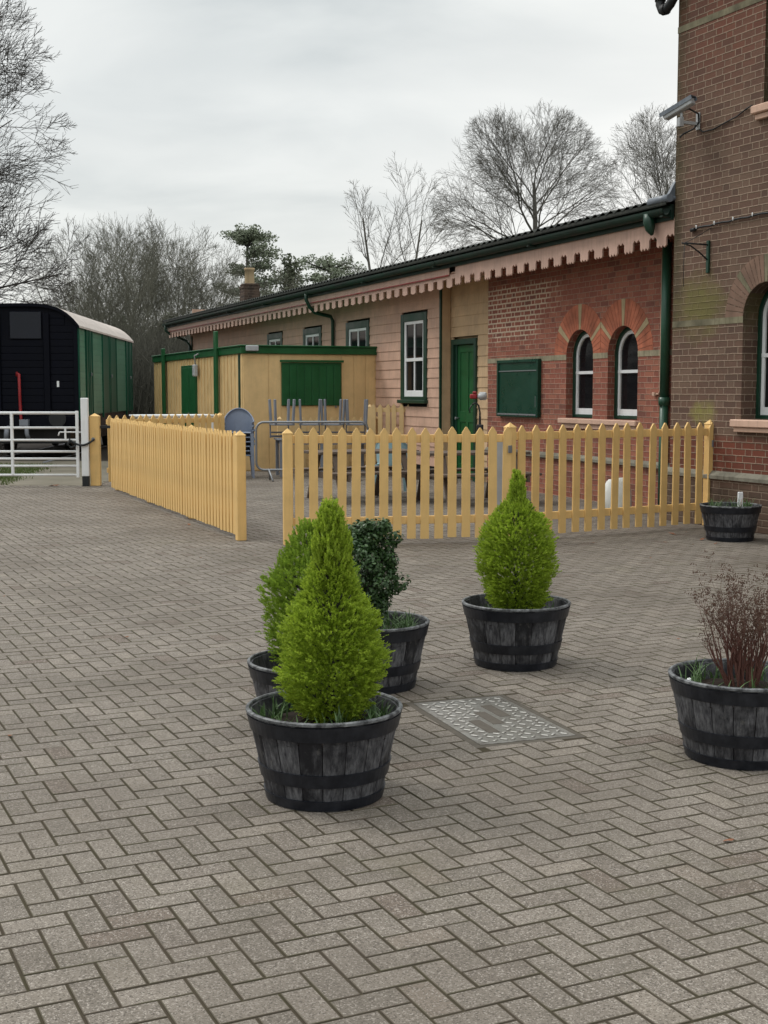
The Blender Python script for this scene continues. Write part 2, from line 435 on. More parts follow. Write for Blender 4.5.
m, nt, bs = newmat('barrel_staves'); M['stave'] = m
v = nt.coord('Object'); isl = nt.island(); orr = nt.objrand()
vv = nt.mapv(v, (1, 1, .16)); g = nt.noise(vv, 70, 5, .7); g2 = nt.noise(nt.mapv(v, (1, 1, .7), loc=(3, 1, 0)), 7, 5, .65, dist=.6)
c = nt.mix(nt.ramp(g, .35, .7), lin(40, 40, 45), lin(108, 108, 111))
c = nt.mix(nt.ramp(g2+(isl-.5)*.30, .38, .60), lin(22, 22, 27), c)
c = nt.mix(nt.ramp(nt.noise(v, 30, 4), .62, .75)*.35, c, lin(120, 118, 112))
finish(nt, bs, c, .62, .35); bump(nt, bs, g, .5, .004)
m, nt, bs = newmat('barrel_hoop'); M['hoop'] = m
v = nt.coord('Object'); g = nt.noise(v, 16, 5, .65)
finish(nt, bs, nt.mix(nt.ramp(g, .4, .75), (.0045, .0058, .010, 1), (.020, .022, .029, 1)), .42, .4)
m, nt, bs = newmat('rim_wood'); M['rim'] = m
v = nt.coord('Object'); g = nt.noise(v, 25, 5, .65)
finish(nt, bs, nt.mix(nt.ramp(g, .4, .7), lin(44, 45, 48), lin(128, 130, 132)), .55, .4)
m, nt, bs = newmat('cast_iron_cover'); M['castiron'] = m
v = nt.coord('Object'); g = nt.noise(v, 14, 5, .65); g2 = nt.noise(v, 160, 3)
finish(nt, bs, nt.mix(nt.ramp(g, .35, .7), lin(140, 137, 132), lin(92, 86, 79)), nt.ramp(g, .3, .7, .30, .55), .5, .5); bump(nt, bs, g2, .3, .002)
m, nt, bs = newmat('worn_iron'); M['worn_iron'] = m
v = nt.coord('Object'); finish(nt, bs, nt.mix(nt.noise(v, 20, 3), lin(196, 193, 188), lin(150, 146, 140)), .32, .5, .5)
m, nt, bs = newmat('cover_surround'); M['surround'] = m
v = nt.coord('Object'); finish(nt, bs, nt.mix(nt.noise(v, 22, 5), lin(92, 86, 78), lin(66, 61, 54)), .9, .25)
m, nt, bs = newmat('cover_recess'); M['recess'] = m
v = nt.coord('Object'); finish(nt, bs, nt.mix(nt.noise(v, 30, 4), lin(92, 86, 78), lin(64, 58, 52)), .85, .3)

# ------------------------------------------------------------------ camera, light, sky
F = 1300.0; PITCH = math.atan(120/F); H = 1.6
cam = bpy.data.cameras.new('camera'); co = bpy.data.objects.new('camera', cam); col.objects.link(co)
cam.sensor_fit = 'AUTO'; cam.sensor_width = 36; cam.lens = F/1024*36
cam.clip_start = .05; cam.clip_end = 3000
co.location = (0, 0, H); co.rotation_euler = (math.pi/2-PITCH, 0, 0)
sc.camera = co

SUN_EL, SUN_AZ = 48.0, -62.0       # azimuth from +Y, clockwise
w = bpy.data.worlds.new('World'); sc.world = w; w.use_nodes = True
nt = NT(w.node_tree); nt.n.clear()
out = nt.new('ShaderNodeOutputWorld'); bg = nt.new('ShaderNodeBackground'); nt.l.new(bg.outputs[0], out.inputs[0])
sky = nt.new('ShaderNodeTexSky', sky_type='NISHITA'); sky.sun_disc = False
sky.sun_elevation = R(SUN_EL); sky.sun_rotation = R(SUN_AZ)
dirv = nt.coord('Generated'); dx, dy, dz = nt.sep(dirv)
flat = nt.comb(dx/(dz.max(0.0)+.22), dy/(dz.max(0.0)+.22), 0.0)      # cloud deck seen in perspective
n1 = nt.noise(nt.mapv(flat, (1.0, 1.5, 1), loc=(4.3, 1.7, 0)), 1.5, 6, .5, dist=.5)
n2 = nt.noise(nt.mapv(flat, (1.0, 1.3, 1), loc=(1.1, 6.2, 0)), .9, 3, .5)
cl = nt.mix(nt.ramp(n1, .36, .62), (5.3, 5.7, 5.75, 1), (7.5, 7.75, 7.6, 1))
cl = nt.mix(nt.ramp(n2, .38, .68)*.6, cl, (8.0, 8.1, 7.9, 1))
hz = nt.ramp(dz, .0, .20); cl = nt.mix((1-hz)*.72, cl, (8.4, 8.3, 7.8, 1))   # thin bright band low over the horizon
brk = nt.ramp(nt.math('ADD', dx*1.0, dy*.35), .30, .56)*nt.ramp(dz, .50, .14)
cl = nt.mix(brk*.75, cl, (10.0, 9.85, 9.45, 1))
zen = nt.ramp(dz, .30, .95, 1.0, 2.5)                       # an overcast sky is brightest overhead
cl = nt.mix(1.0, cl, nt.comb(zen, zen, zen), 'MULTIPLY')
final = nt.mix(.94, X(nt, sky.outputs[0]), cl)
nt.put(bg.inputs[0], final); bg.inputs[1].default_value = .095

sl = bpy.data.lights.new('sun', 'SUN'); so = bpy.data.objects.new('sun', sl); col.objects.link(so)
sl.energy = 1.3; sl.angle = R(18); sl.color = (1, .965, .91)
sd = Vector((math.sin(R(SUN_AZ))*math.cos(R(SUN_EL)), math.cos(R(SUN_AZ))*math.cos(R(SUN_EL)), math.sin(R(SUN_EL))))
so.rotation_euler = sd.to_track_quat('Z', 'Y').to_euler(); so.location = sd*40
sc.view_settings.view_transform = 'Standard'; sc.view_settings.look = 'None'
sc.view_settings.exposure = .26; sc.view_settings.gamma = 1
sc.render.engine = 'CYCLES'
sc.cycles.use_denoising = True
sc.cycles.max_bounces = 6; sc.cycles.diffuse_bounces = 3; sc.cycles.glossy_bounces = 3; sc.cycles.transmission_bounces = 4
sc.cycles.sample_clamp_indirect = 4

# ------------------------------------------------------------------ ground
def sheet(name, poly, z, mat, thick=None):
    mb = MB(); mb.add([(x, y, z) for x, y in poly], [tuple(range(len(poly)))])
    return structure(mb.build(name, mat))
sheet('ground', [(-600, -600), (600, -600), (600, 900), (-600, 900)], -.030, M['ground'])
AP = R(25.5); ax = Vector((math.cos(AP), math.sin(AP))); ay = Vector((-math.sin(AP), math.cos(AP)))
org = Vector((-.858, 3.62))
def in_paving(x, y):
    if y < 1.0 or y > 29 or x < -9.5 or x > 8: return False
    if y > 22.25 and x < -4.95+(y-22.25)*.0: return False
    return True
MH_C = Vector((.525, 6.27)); MH_A = R(20.0)
def in_cover(x, y, e=.0):
    d = Vector((x, y))-MH_C
    lx = d.x*math.cos(MH_A)+d.y*math.sin(MH_A); ly = -d.x*math.sin(MH_A)+d.y*math.cos(MH_A)
    return abs(lx) < .27+e and abs(ly) < .445+e
def cut_block(P, w2, h2):
    """a block sawn to fit against the manhole surround"""
    ux = Vector((math.cos(MH_A), math.sin(MH_A))); uy = Vector((-math.sin(MH_A), math.cos(MH_A)))
    hw, hh = w2*.05-.003, h2*.05-.003
    base = [P+ax*(sx*hw)+ay*(sy*hh) for sx, sy in ((-1, -1), (1, -1), (1, 1), (-1, 1))]
    loc = [((q-MH_C).dot(ux), (q-MH_C).dot(uy)) for q in base]
    best = None
    for axis, sg, lim in ((0, 1, .279), (0, -1, .279), (1, 1, .454), (1, -1, .454)):
        out = []
        for a, b in zip(loc, loc[1:]+loc[:1]):
            da, db = sg*a[axis]-lim, sg*b[axis]-lim
            if da >= 0: out.append(a)
            if (da >= 0) != (db >= 0): t = da/(da-db); out.append((a[0]+(b[0]-a[0])*t, a[1]+(b[1]-a[1])*t))
        if len(out) < 3: continue
        ar = abs(sum(p[0]*q[1]-q[0]*p[1] for p, q in zip(out, out[1:]+out[:1])))/2
        if best is None or ar > best[0]: best = (ar, out)
    if best is None or best[0] < .0008: return
    n = len(best[1]); b = len(pv); c = (sum(q[0] for q in best[1])/n, sum(q[1] for q in best[1])/n)
    for f_, z in ((.96, -.012), (.96, -.0012), (.93, 0)):
        for q in best[1]:
            l = (c[0]+(q[0]-c[0])*f_, c[1]+(q[1]-c[1])*f_); w = MH_C+ux*l[0]+uy*l[1]; pv.append((w.x, w.y, z))
    for L in (0, 1):
        for k in range(n): pf.append((b+L*n+k, b+L*n+(k+1) % n, b+L*n+n+(k+1) % n, b+L*n+n+k)); pm.append(1)
    pf.append(tuple(b+2*n+k for k in range(n))); pm.append(0)
pv = []; pf = []
g = .0080; ch = .0022; pm = []
for i in range(-130, 150):
    for j in range(-60, 300):
        d = (i-j) % 4
        if d == 0: w2, h2 = 2, 1
        elif d == 3: w2, h2 = 1, 2
        else: continue
        cx, cy = (i+w2/2)*.1, (j+h2/2)*.1
        P = org+ax*cx+ay*cy
        if not in_paving(P.x, P.y): continue
        if in_cover(P.x, P.y, .12): cut_block(P, w2, h2); continue
        hw, hh = w2*.05-g/2-rnd.uniform(0, .0006), h2*.05-g/2-rnd.uniform(0, .0006)
        zt = rnd.uniform(-.0008, .0014); tx = rnd.uniform(-.004, .004); ty = rnd.uniform(-.004, .004)
        ro = rnd.uniform(-.006, .006)
        b = len(pv)
        for (ex, zz) in ((0, -.012), (0, -.0012), (ch, 0)):
            for (sx, sy) in ((-1, -1), (1, -1), (1, 1), (-1, 1)):
                lx, ly = sx*(hw-ex), sy*(hh-ex)
                lx, ly = lx-ro*ly, ly+ro*lx
                q = P+ax*lx+ay*ly
                pv.append((q.x, q.y, zz+zt+lx*tx+ly*ty))
        for L in (0, 1):
            for k in range(4):
                k2 = (k+1) % 4
                pf.append((b+L*4+k, b+L*4+k2, b+L*4+4+k2, b+L*4+4+k)); pm.append(1)
        pf.append((b+8, b+9, b+10, b+11)); pm.append(0)
mb = MB(); mb.v = pv; mb.f = pf; mb.sm = [False]*len(pf); mb.mi = pm
structure(mb.build('paving', [M['paver'], M['arris']], uv=False))
sheet('paving_bed', [(-10, .5), (8.5, .5), (8.5, 29.5), (-4.9, 29.5), (-4.9, 22.3), (-10, 22.3)], -.0030, M['joint'])
sheet('concrete_track', [(-6.6, 22.3), (-4.9, 22.3), (-4.9, 30.0), (-6.2, 30.5), (-30, 31.5), (-30, 27.5), (-9.8, 26.2)], -.012, M['track'])
sheet('ballast', [(-16, 30.8), (-6.1, 30.2), (-5.2, 80), (-22, 80)], -.016, M['soil'])
# grass by the gate
mb = MB()
for k in range(14000):
    x = rnd.uniform(-11, -6.4); y = rnd.uniform(22.5, 28.8)
    if x > -6.62-(y-22.6)*.12+rnd.gauss(0, .12): continue
    hgt = rnd.uniform(.02, .07); a = rnd.uniform(0, 6.28); wd = .012
    dx, dy = math.cos(a)*wd, math.sin(a)*wd; lx, ly = rnd.gauss(0, .025), rnd.gauss(0, .025)
    mb.add([(x-dx, y-dy, -.03), (x+dx, y+dy, -.03), (x+lx, y+ly, hgt)], [(0, 1, 2)])
tag(mb.build('grass', M['grass'], uv=False), 'patch of short rough grass beyond the white gate', 'grass', kind='stuff')

# manhole cover
t = thing('manhole_cover', 'rusty grey rectangular iron manhole cover set in the block paving', 'manhole cover', (MH_C.x, MH_C.y, 0), MH_A)
mb = MB(); mb.box(-.279, .279, -.454, .454, -.02, -.0015)
mb.build('concrete_surround', M['surround'], t)
mb = MB(); w_, l_ = .232, .405
for (x0, x1, y0, y1) in ((-w_-.012, -w_+.010, -l_-.012, l_+.012), (w_-.010, w_+.012, -l_-.012, l_+.012), (-w_+.010, w_-.010, -l_-.012, -l_+.010), (-w_+.010, w_-.010, l_-.010, l_+.012)):
    mb.box(x0, x1, y0, y1, -.006, .002, .001)
mb.build('frame', M['castiron'], t)
mb = MB(); mb.box(-.221, .221, -.394, .394, -.006, -.0005, .001); pl = mb.build('plate', M['castiron'], t)
mb = MB(); rr = random.Random(4)
for i in range(9):
    for j in range(15):
        x = -.20+i*.05; y = -.37+j*.053
        if any(abs(x-qx) < .045 and abs(y-qy) < .14 for qx, qy in ((-.09, -.12), (.0, .02), (.09, .14))): continue
        x += rr.uniform(-.006, .006); y += rr.uniform(-.006, .006)
        a = R(45) if (i+j) % 2 else R(-45)
        Mx = Matrix.Translation((x, y, .0008)) @ Matrix.Rotation(a, 4, 'Z')
        mb.box(-.017, .017, -.006, .006, -.0018, .0045, .0022, Mx)
mb.build('tread_studs', M['worn_iron'], pl)
mb = MB()
for (x0, x1, y0, y1) in ((-.120, -.06, -.24, .0), (-.03, .03, -.10, .14), (.06, .12, .02, .26)):
    mb.box(x0, x1, y0, y1, -.0008, .0012, .0005)
mb.build('recess', M['recess'], pl)

# ------------------------------------------------------------------ station: local x = -u (u runs away along the front), y = set-back, z
A = R(21.5); O = Vector((3.5708, 16.2325, 0)); Dv = Vector((-math.sin(A), math.cos(A), 0)); Nv = Vector((-math.cos(A), -math.sin(A), 0))
RZ = A-math.pi/2
A2 = R(25.0); D2 = Vector((-math.sin(A2), math.cos(A2), 0)); N2 = Vector((-math.cos(A2), -math.sin(A2), 0)); RZ2 = A2-math.pi/2   # the tall house stands a little askew to the low range
def hst(u, r, z=0): q = O+D2*u-N2*r; return (q.x, q.y, z)
def stw(u, r, z=0): q = O+Dv*u-Nv*r; return (q.x, q.y, z)

def wall_grid(mb, u0, u1, z0, z1, r, openings, depth=.15, boards=None, margin=.02):
    """front face at set-back r with openings (ua,ub,za,zs,R): R=0 square, else round arched above springing zs; reveals run back by depth"""
    us = sorted({u0, u1} | {o[0] for o in openings} | {o[1] for o in openings})
    def top(o): return o[3]+(o[4]+margin if o[4] else 0)
    zs = sorted({z0, z1} | {o[2] for o in openings} | {top(o) for o in openings})
    for a, b in zip(us, us[1:]):
        for c, d in zip(zs, zs[1:]):
            uc, zc = (a+b)/2, (c+d)/2
            if any(o[0] < uc < o[1] and o[2] < zc < top(o) for o in openings): continue
            mb.add([(-a, r, c), (-b, r, c), (-b, r, d), (-a, r, d)], [(0, 1, 2, 3)])
    for o in openings:
        ua, ub, za, zsp, Rr = o
        c = (ua+ub)/2
        if Rr:
            n = 20; arc = [(c+Rr*math.cos(math.pi*k/n), zsp+Rr*math.sin(math.pi*k/n)) for k in range(n+1)]
            tz = top(o)
            for p, q in zip(arc, arc[1:]):
                mb.add([(-p[0], r, p[1]), (-q[0], r, q[1]), (-q[0], r, tz), (-p[0], r, tz)], [(0, 1, 2, 3)])
        else: arc = [(ub, zsp), (ua, zsp)]
        loop = [(ub, za)]+arc+[(ua, za)]
        if Rr: loop = [(ub, za)]+[(x, z) for x, z in arc]+[(ua, za)]
        for p, q in zip(loop, loop[1:]+loop[:1]):
            mb.add([(-p[0], r, p[1]), (-q[0], r, q[1]), (-q[0], r+depth, q[1]), (-p[0], r+depth, p[1])], [(0, 1, 2, 3)])

def strip_ring(mb, c, zs, Rin, Rout, r, n, a0=0, a1=180, gap=.010, proud=.004, pick=lambda k: True, clip=None, jit=0):
    for k in range(n):
        if not pick(k): continue
        t0 = R(a0+(a1-a0)*k/n); t1 = R(a0+(a1-a0)*(k+1)/n)
        g0 = gap/2/Rout; g1 = gap/2/Rin
        pts = []
        for (Rr, ta, tb) in ((Rin, t0+g1, t1-g1), (Rout, t1-g0, t0+g0)):
            for tt in (ta, tb):
                x = c+Rr*math.cos(tt); z = zs+Rr*math.sin(tt)
                if clip: x = min(max(x, clip[0]), clip[1])
                pts.append((-x, z))
        ok = abs((pts[0][0]-pts[2][0])*(pts[1][1]-pts[3][1])-(pts[1][0]-pts[3][0])*(pts[0][1]-pts[2][1])) > .0004
        if ok: mb.prism(pts, r-proud, r+.02, 'y')

def arch_sash(par, c, w, z0, zs, r, rail, lab=None, glass='glass', mull=False):
    """green box frame, white two-light sash with a round head"""
    Rr = w/2
    fr = bpy.data.objects  # noqa
    def path(ins, zb):
        n = 18
        return [(c+Rr-ins, zb)]+[(c+(Rr-ins)*math.cos(math.pi*k/n), zs+(Rr-ins)*math.sin(math.pi*k/n)) for k in range(n+1)]+[(c-Rr+ins, zb)]
    def band(mb, i0, i1, ra, rb, zb0, zb1):
        p0 = path(i0, zb0); p1 = path(i1, zb1)
        for k in range(len(p0)-1):
            a, b, cc, d = p0[k], p0[k+1], p1[k+1], p1[k]
            mb.add([(-a[0], ra, a[1]), (-b[0], ra, b[1]), (-cc[0], ra, cc[1]), (-d[0], ra, d[1])], [(0, 1, 2, 3)])
            mb.add([(-cc[0], ra, cc[1]), (-d[0], ra, d[1]), (-d[0], rb, d[1]), (-cc[0], rb, cc[1])], [(0, 1, 2, 3)])
    win = MB(); band(win, .0, .045, r, r+.05, z0, z0)
    win.box(-(c-Rr), -(c+Rr), r+.002, r+.05, z0, z0+.045)
    wo = win.build('window', M['darkgreen'], par)
    s = MB(); band(s, .043, .095, r+.030, r+.07, z0+.045, z0+.045)
    s.box(-(c-Rr+.045), -(c+Rr-.045), r+.033, r+.07, z0+.045, z0+.135)
    s.box(-(c-Rr+.045), -(c+Rr-.045), r+.025, r+.07, rail-.022, rail+.022)
    s.build('frame', M['white'], wo)
    gl = MB(); n = 18
    pts = path(.08, z0+.06); gl.add([(-x, r+.055, z) for x, z in pts], [tuple(range(len(pts)))])
    gl.build('pane', M[glass], wo)
    bk = MB(); bk.box(-(c-Rr), -(c+Rr), r+.35, r+.36, z0-.1, zs+Rr+.1)
    return wo

# ---- tall brick station house
house = thing('station_house', 'tall brown brick station house at the right edge with an arched window', 'building', O, RZ2)
WC, WR, WZ0, WZS = -1.67, .37, 1.29, 2.46
UW0, UW1 = -2.50, -1.55          # upper window
mb = MB()
wall_grid(mb, -7, 0, -.1, 7.6, 0, [(WC-WR, WC+WR, WZ0, WZS, WR), (UW0, UW1, 4.785, 6.1, 0), (-5.0, -4.26, WZ0, WZS, .37), (-5.1, -4.16, 4.785, 6.1, 0)], depth=.26)
mb.add([(0, 0, -.1), (0, 7, -.1), (0, 7, 7.6), (0, 0, 7.6)], [(0, 1, 2, 3)])
mb.add([(7, 0, -.1), (7, 7, -.1), (7, 7, 7.6), (7, 0, 7.6)], [(0, 1, 2, 3)])
mb.add([(0, 7, -.1), (7, 7, -.1), (7, 7, 7.6), (0, 7, 7.6)], [(0, 1, 2, 3)])
hw = mb.build('wall', M['brick_tower'], house)
mb = MB(); mb.box(.0, 7.0, .26, .28, .3, 7.0); mb.build('interior', M['interior'], house)
for c_ in (WC, -4.63):
    mb = MB(); strip_ring(mb, c_, WZS, WR+.004, WR+.31, 0, 25, 0, 180, .011, .004, pick=lambda k: k not in (6, 12, 18))
    ar = mb.build('arch', M['voussoir_brown'], hw)
    for q_ in (6, 12, 18):
        mb = MB(); strip_ring(mb, c_, WZS, WR+.004, WR+.31, 0, 25, 0, 180, .008, .005, pick=lambda k: k == q_)
        if mb.v: mb.build('arch_stone', M['stone_dull'], hw)
    arch_sash(house, c_, 2*WR-.02, WZ0, WZS, .21, 2.02, glass='painted_sky')
    mb = MB(); mb.box(-c_-WR-.10, -c_+WR+.10, -.085, .19, 1.195, 1.285, .012); mb.box(-c_-WR-.06, -c_+WR+.06, -.055, -.001, 1.14, 1.192, .006)
    mb.build('sill', M['sill'], house)
mb = MB(); mb.box(.004, 7.0, -.004, .02, 2.395, 2.468)
for c_ in (WC, -4.63): pass
mbb = MB()
for (a, b) in ((-0.0, WC+WR), (WC-WR, -4.26), (-5.0, -7)): mbb.box(-a+.001, -b-.001, -.004, .02, 2.392, 2.466)
mbb.build('stone_band', M['stone_dull'], hw)
mb = MB(); mb.box(-.004, 7, -.006, .02, 5.925, 6.0); mb.build('stone_band', M['stone_dull'], hw)
mb = MB(); mb.prism([(-.035, -.1), (-.035, .585), (.0, .66), (.02, .66), (.02, -.1)], -.03, 7.0, 'x'); 
mb.build('plinth', M['brick_tower'], hw)
mb = MB(); mb.prism([(-.060, .575), (-.060, .615), (-.008, .668), (.018, .668), (.018, .575)], -.055, 7.0, 'x'); mb.build('plinth_course', M['plinth'], hw)
for (a, b) in ((UW0, UW1), (-5.1, -4.16)):
    mb = MB()
    mb.box(-b, -b+.07, .14, .2, 4.785, 6.1); mb.box(-a-.07, -a, .14, .2, 4.785, 6.1); mb.box(-b+.07, -a-.07, .14, .2, 6.03, 6.1)
    wo = mb.build('window', M['darkgreen'], house)
    mb = MB(); mb.box(-b+.07, -b+.13, .16, .2, 4.78, 6.03); mb.box(-a-.13, -a-.07, .16, .2, 4.78, 6.03); mb.box(-b+.13, -a-.13, .16, .2, 4.78, 4.86); mb.box(-b+.13, -a-.13, .155, .2, 5.38, 5.43)
    mb.build('frame', M['white'], wo)
    mb = MB(); mb.box(-b+.1, -a-.1, .18, .19, 4.8, 6.06); mb.build('pane', M['glass'], wo)
    mb = MB(); mb.box(-b-.12, -a+.12, -.09, .15, 4.69, 4.782, .012); mb.box(-b-.08, -a+.08, -.055, -.001, 4.625, 4.687, .006)
    mb.build('sill', M['sill'], house)
mb = MB(); mb.prism([(-.6, 7.45), (-.6, 7.58), (3.5, 9.4), (7.6, 7.58), (7.6, 7.45)], -.6, 7.6, 'x'); mb.build('roof', M['roofing'], house)
mb = MB(); pts = [(-.0, .05, 6.48), (-.0, -.07, 6.36), (-.05, -.09, 6.28), (-.13, -.09, 6.235), (-.21, -.09, 6.25), (-.25, -.09, 6.32), (-.25, -.09, 6.44), (-.10, -.09, 6.8)]
mb.tube(pts, .058, 12); mb.tube([(-.12, -.09, 6.238), (-.19, -.09, 6.245)], .068, 12); mb.tube([(-.25, -.09, 6.36), (-.25, -.09, 6.42)], .068, 12)
mb.build('gutter_pipe', M['black'], house)

# things on the house wall
t = thing('security_camera', 'grey security camera on a bracket high on the brown brick wall', 'camera', hst(-.42, 0, 4.81), RZ2)
mb = MB(); mb.box(-.035, .035, -.016, -.001, -.10, .10, .004); mb.build('wall_plate', M['camgrey'], t)
mb = MB(); mb.box(-.022, .022, -.26, -.016, -.05, -.012, .005); mb.box(-.03, .03, -.30, -.235, -.085, .02, .006); mb.tube([(0, -.25, .01), (0, -.25, .075)], .018, 10); mb.build('arm', M['camgrey'], t)
tilt = Matrix.Translation((-.03, -.27, .13)) @ Matrix.Rotation(R(200), 4, 'Z') @ Matrix.Rotation(R(20), 4, 'Y')
mb = MB(); mb.box(-.20, .20, -.05, .05, -.045, .040, .010, tilt); mb.build('housing', M['camgrey'], t)
mb = MB(); mb.box(-.225, .235, -.058, .058, .041, .052, .003, tilt); mb.box(-.225, .235, -.060, -.0585, .0, .05, .0, tilt); mb.box(-.225, .235, .0585, .060, .0, .05, .0, tilt); mb.build('sunshield', M['lead'], t)
mb = MB(); mb.box(.2005, .203, -.040, .040, -.035, .033, 0, tilt); mb.build('lens_window', M['glass'], t)
mb = MB(); mb.tube([(-.12, -.25, .09), (.02, -.16, .13), (.07, -.06, .07), (.03, -.02, -.02), (-.02, -.06, -.09), (-.035, -.2, -.16), (-.04, -.24, -.2)], .011, 8); mb.build('lead', M['black'], t)
pts = [hst(-.46, -.012, 4.71), hst(-.52, -.015, 4.67), hst(-.72, -.015, 4.665), hst(-.90, -.015, 4.70), hst(-1.12, -.015, 4.735), hst(-1.28, -.015, 4.79), hst(-1.42, -.05, 4.80)]
mb = MB(); mb.tube(pts, .008, 6); tag(mb.build('cable', M['black']), 'thin black cable sagging from the security camera to the upper window sill', 'cable')
pts = [hst(-.41-.11*k, -.02, 3.535+.006*k+(.012 if k % 3 else 0)-.0008*k*k*.0) for k in range(0, 28)]
t = thing('lighting_cable', 'black lighting cable with white clips running along the brown wall above the bracket', 'cable', hst(-.38, 0, 3.545), RZ2)
mb = MB(); lp = [(.11*k, -.022, .0030*k+(.010 if k % 3 else 0)) for k in range(0, 28)]; mb.tube(lp, .012, 6); mb.tube([(-.03, -.022, -.005), (.05, -.022, .0)], .022, 8); mb.build('cord', M['black'], t)
first = None
for k in range(8):
    if first is None:
        mb = MB(); mb.tube([(0, 0, -.012), (0, 0, .03)], .008, 6); first = o = mb.build('clip', M['white'], t)
    else: o = first.copy(); col.objects.link(o); o.parent = t
    o.location = (.08+k*.33, -.032, .012+k*.009)
t = thing('wall_bracket', 'old green iron sign bracket with a dangling wire on the mossy brick wall', 'bracket', hst(-.67, 0, 3.195), RZ2)
mb = MB(); mb.box(-.022, .022, -.03, -.001, -.19, .19, .004); mb.build('back_plate', M['darkgreen'], t)
mb = MB(); mb.tube([(-.0, -.02, .14), (-.03, -.34, .15)], .010, 6); mb.tube([(0, -.02, -.04), (-.01, -.14, .05), (-.02, -.26, .12), (-.03, -.38, .15)], .009, 6); mb.build('arm', M['black'], t)
mb = MB(); mb.tube([(-.03, -.34, .15), (-.032, -.345, -.1), (-.03, -.34, -.36)], .004, 5); mb.tube([(-.03, -.34, .15), (.02, -.25, .2), (.07, -.03, .33)], .004, 5); mb.build('wire', M['black'], t)

# ---- long low station building
st = thing('station_building', 'long low station building with red brick end, pink weatherboards and toothed valance', 'building', O, RZ)
Rb = .60; UE = 6.41; UC = 8.38; UEND = 28.6; ZT = 3.95
WI = [(1.71, 2.50), (2.91, 3.70)]
mb = MB(); wall_grid(mb, 0, UE, -.1, ZT, Rb, [(a, b, 1.21, 2.13, (b-a)/2) for a, b in WI], depth=.13)
mb.add([(-UE, Rb, -.1), (-UE, Rb+.25, -.1), (-UE, Rb+.25, ZT), (-UE, Rb, ZT)], [(0, 1, 2, 3)])
bw = mb.build('brick_wall', M['brick_low'], st)
midp = (2.5+2.91)/2
for i, (a, b) in enumerate(WI):
    c_ = (a+b)/2; Rr = (b-a)/2
    clip = (midp+.004, 99) if i == 1 else (-99, midp-.004)
    pk = (4, 11, 18)
    mb = MB(); strip_ring(mb, c_, 2.13, Rr+.004, Rr+.375, Rb, 23, 0, 180, .008, .004, pick=lambda k: k not in pk, clip=clip); mb.build('arch', M['voussoir'], bw)
    for q_ in pk:
        mb = MB(); strip_ring(mb, c_, 2.13, Rr+.004, Rr+.375, Rb, 23, 0, 180, .006, .005, pick=lambda k: k == q_, clip=clip)
        if mb.v: mb.build('arch_stone', M['cream_brick'], bw)
    arch_sash(st, c_, 2*Rr-.02, 1.22, 2.13, Rb+.11, 1.89)
mbb = MB()
for (a, b) in ((0.0, WI[0][0]), (WI[0][1], WI[1][0]), (WI[1][1], UE)): mbb.box(-a-.001, -b+.001, Rb-.006, Rb+.02, 2.085, 2.165)
mbb.build('stone_band', M['stone'], bw)
mb = MB(); mb.box(-1.62, -3.80, Rb-.09, Rb+.11, 1.125, 1.205, .012); mb.box(-1.66, -3.76, Rb-.05, Rb-.001, 1.055, 1.122, .006); mb.build('sill', M['sill'], st)
mb = MB(); mb.prism([(Rb-.05, .575), (Rb-.05, .615), (Rb-.008, .66), (Rb+.018, .66), (Rb+.018, .575)], -UE, -.01, 'x'); mb.build('plinth_course', M['plinth'], bw)

def board_wall(mb, u0, u1, z0, z1, r, openings, bh=.185):
    z = z0; k = 0
    while z < z1-.01:
        zt = min(z+bh, z1)
        cuts = [(o[0], o[1]) for o in openings if o[2] < zt-.02 and o[3] > z+.02]
        segs = []; x = u0
        for a, b in sorted(cuts):
            if a > x: segs.append((x, a))
            x = max(x, b)
        if x < u1: segs.append((x, u1))
        # random butt joints
        out = []
        for a, b in segs:
            x = a
            while b-x > 4.6:
                y = x+rnd.uniform(2.2, 4.2); out.append((x, y-.003)); x = y
            out.append((x, b))
        for a, b in out:
            e = rnd.uniform(-.0015, .0015)
            mb.prism([(r-.016+e, z+.012), (r-.016+e, z+.002), (r+.03, z-.002), (r+.03, zt+.004), (r-.002, zt+.004)], -b, -a, 'x')
        z += bh; k += 1
SW = [(9.00, 10.29), (12.07, 13.50), (15.20, 16.57), (18.30, 19.65)]
mb = MB(); board_wall(mb, UC, UEND, .2, ZT, Rb, [(a, b, 1.45, 3.12) for a, b in SW])
tw = mb.build('weatherboard_wall', M['pink'] if False else M['weather'], st)
mb = MB(); mb.box(-UC-.02, -UEND, Rb+.04, Rb+.06, -.1, ZT); mb.box(-UC-.02, -UEND, Rb-.02, Rb+.05, -.1, .2); mb.build('wall_lining', M['interior'], st)
Rr_ = .80
mb = MB(); board_wall(mb, UE, UC, .2, ZT, Rr_, [(7.22, 8.28, 0, 2.56)]); mb.box(-UE, -UC, Rr_+.1, Rr_+.12, -.1, ZT)
mb.build('porch_wall', M['porch'], st)
mb = MB(); mb.box(-UC, -UC+.02, Rb+.012, Rr_-.02, 0, ZT); mb.build('porch_return', M['porch'], st)
mb = MB(); mb.box(-UC-.03, -UC+.022, Rb-.03, Rb+.010, 0, ZT, .004); mb.build('corner_board', M['darkgreen'], st)
# end wall and back
mb = MB(); mb.box(-UEND-.0, -UEND+.05, Rb+.062, 6.0, -.1, 4.3); mb.box(-UEND+.05, -.05, 5.95, 6.0, -.1, 4.3); mb.box(-UEND+.05, -.1, Rb+.065, 5.9, 3.9, 3.94); mb.build('rear_wall', M['weather'], st)
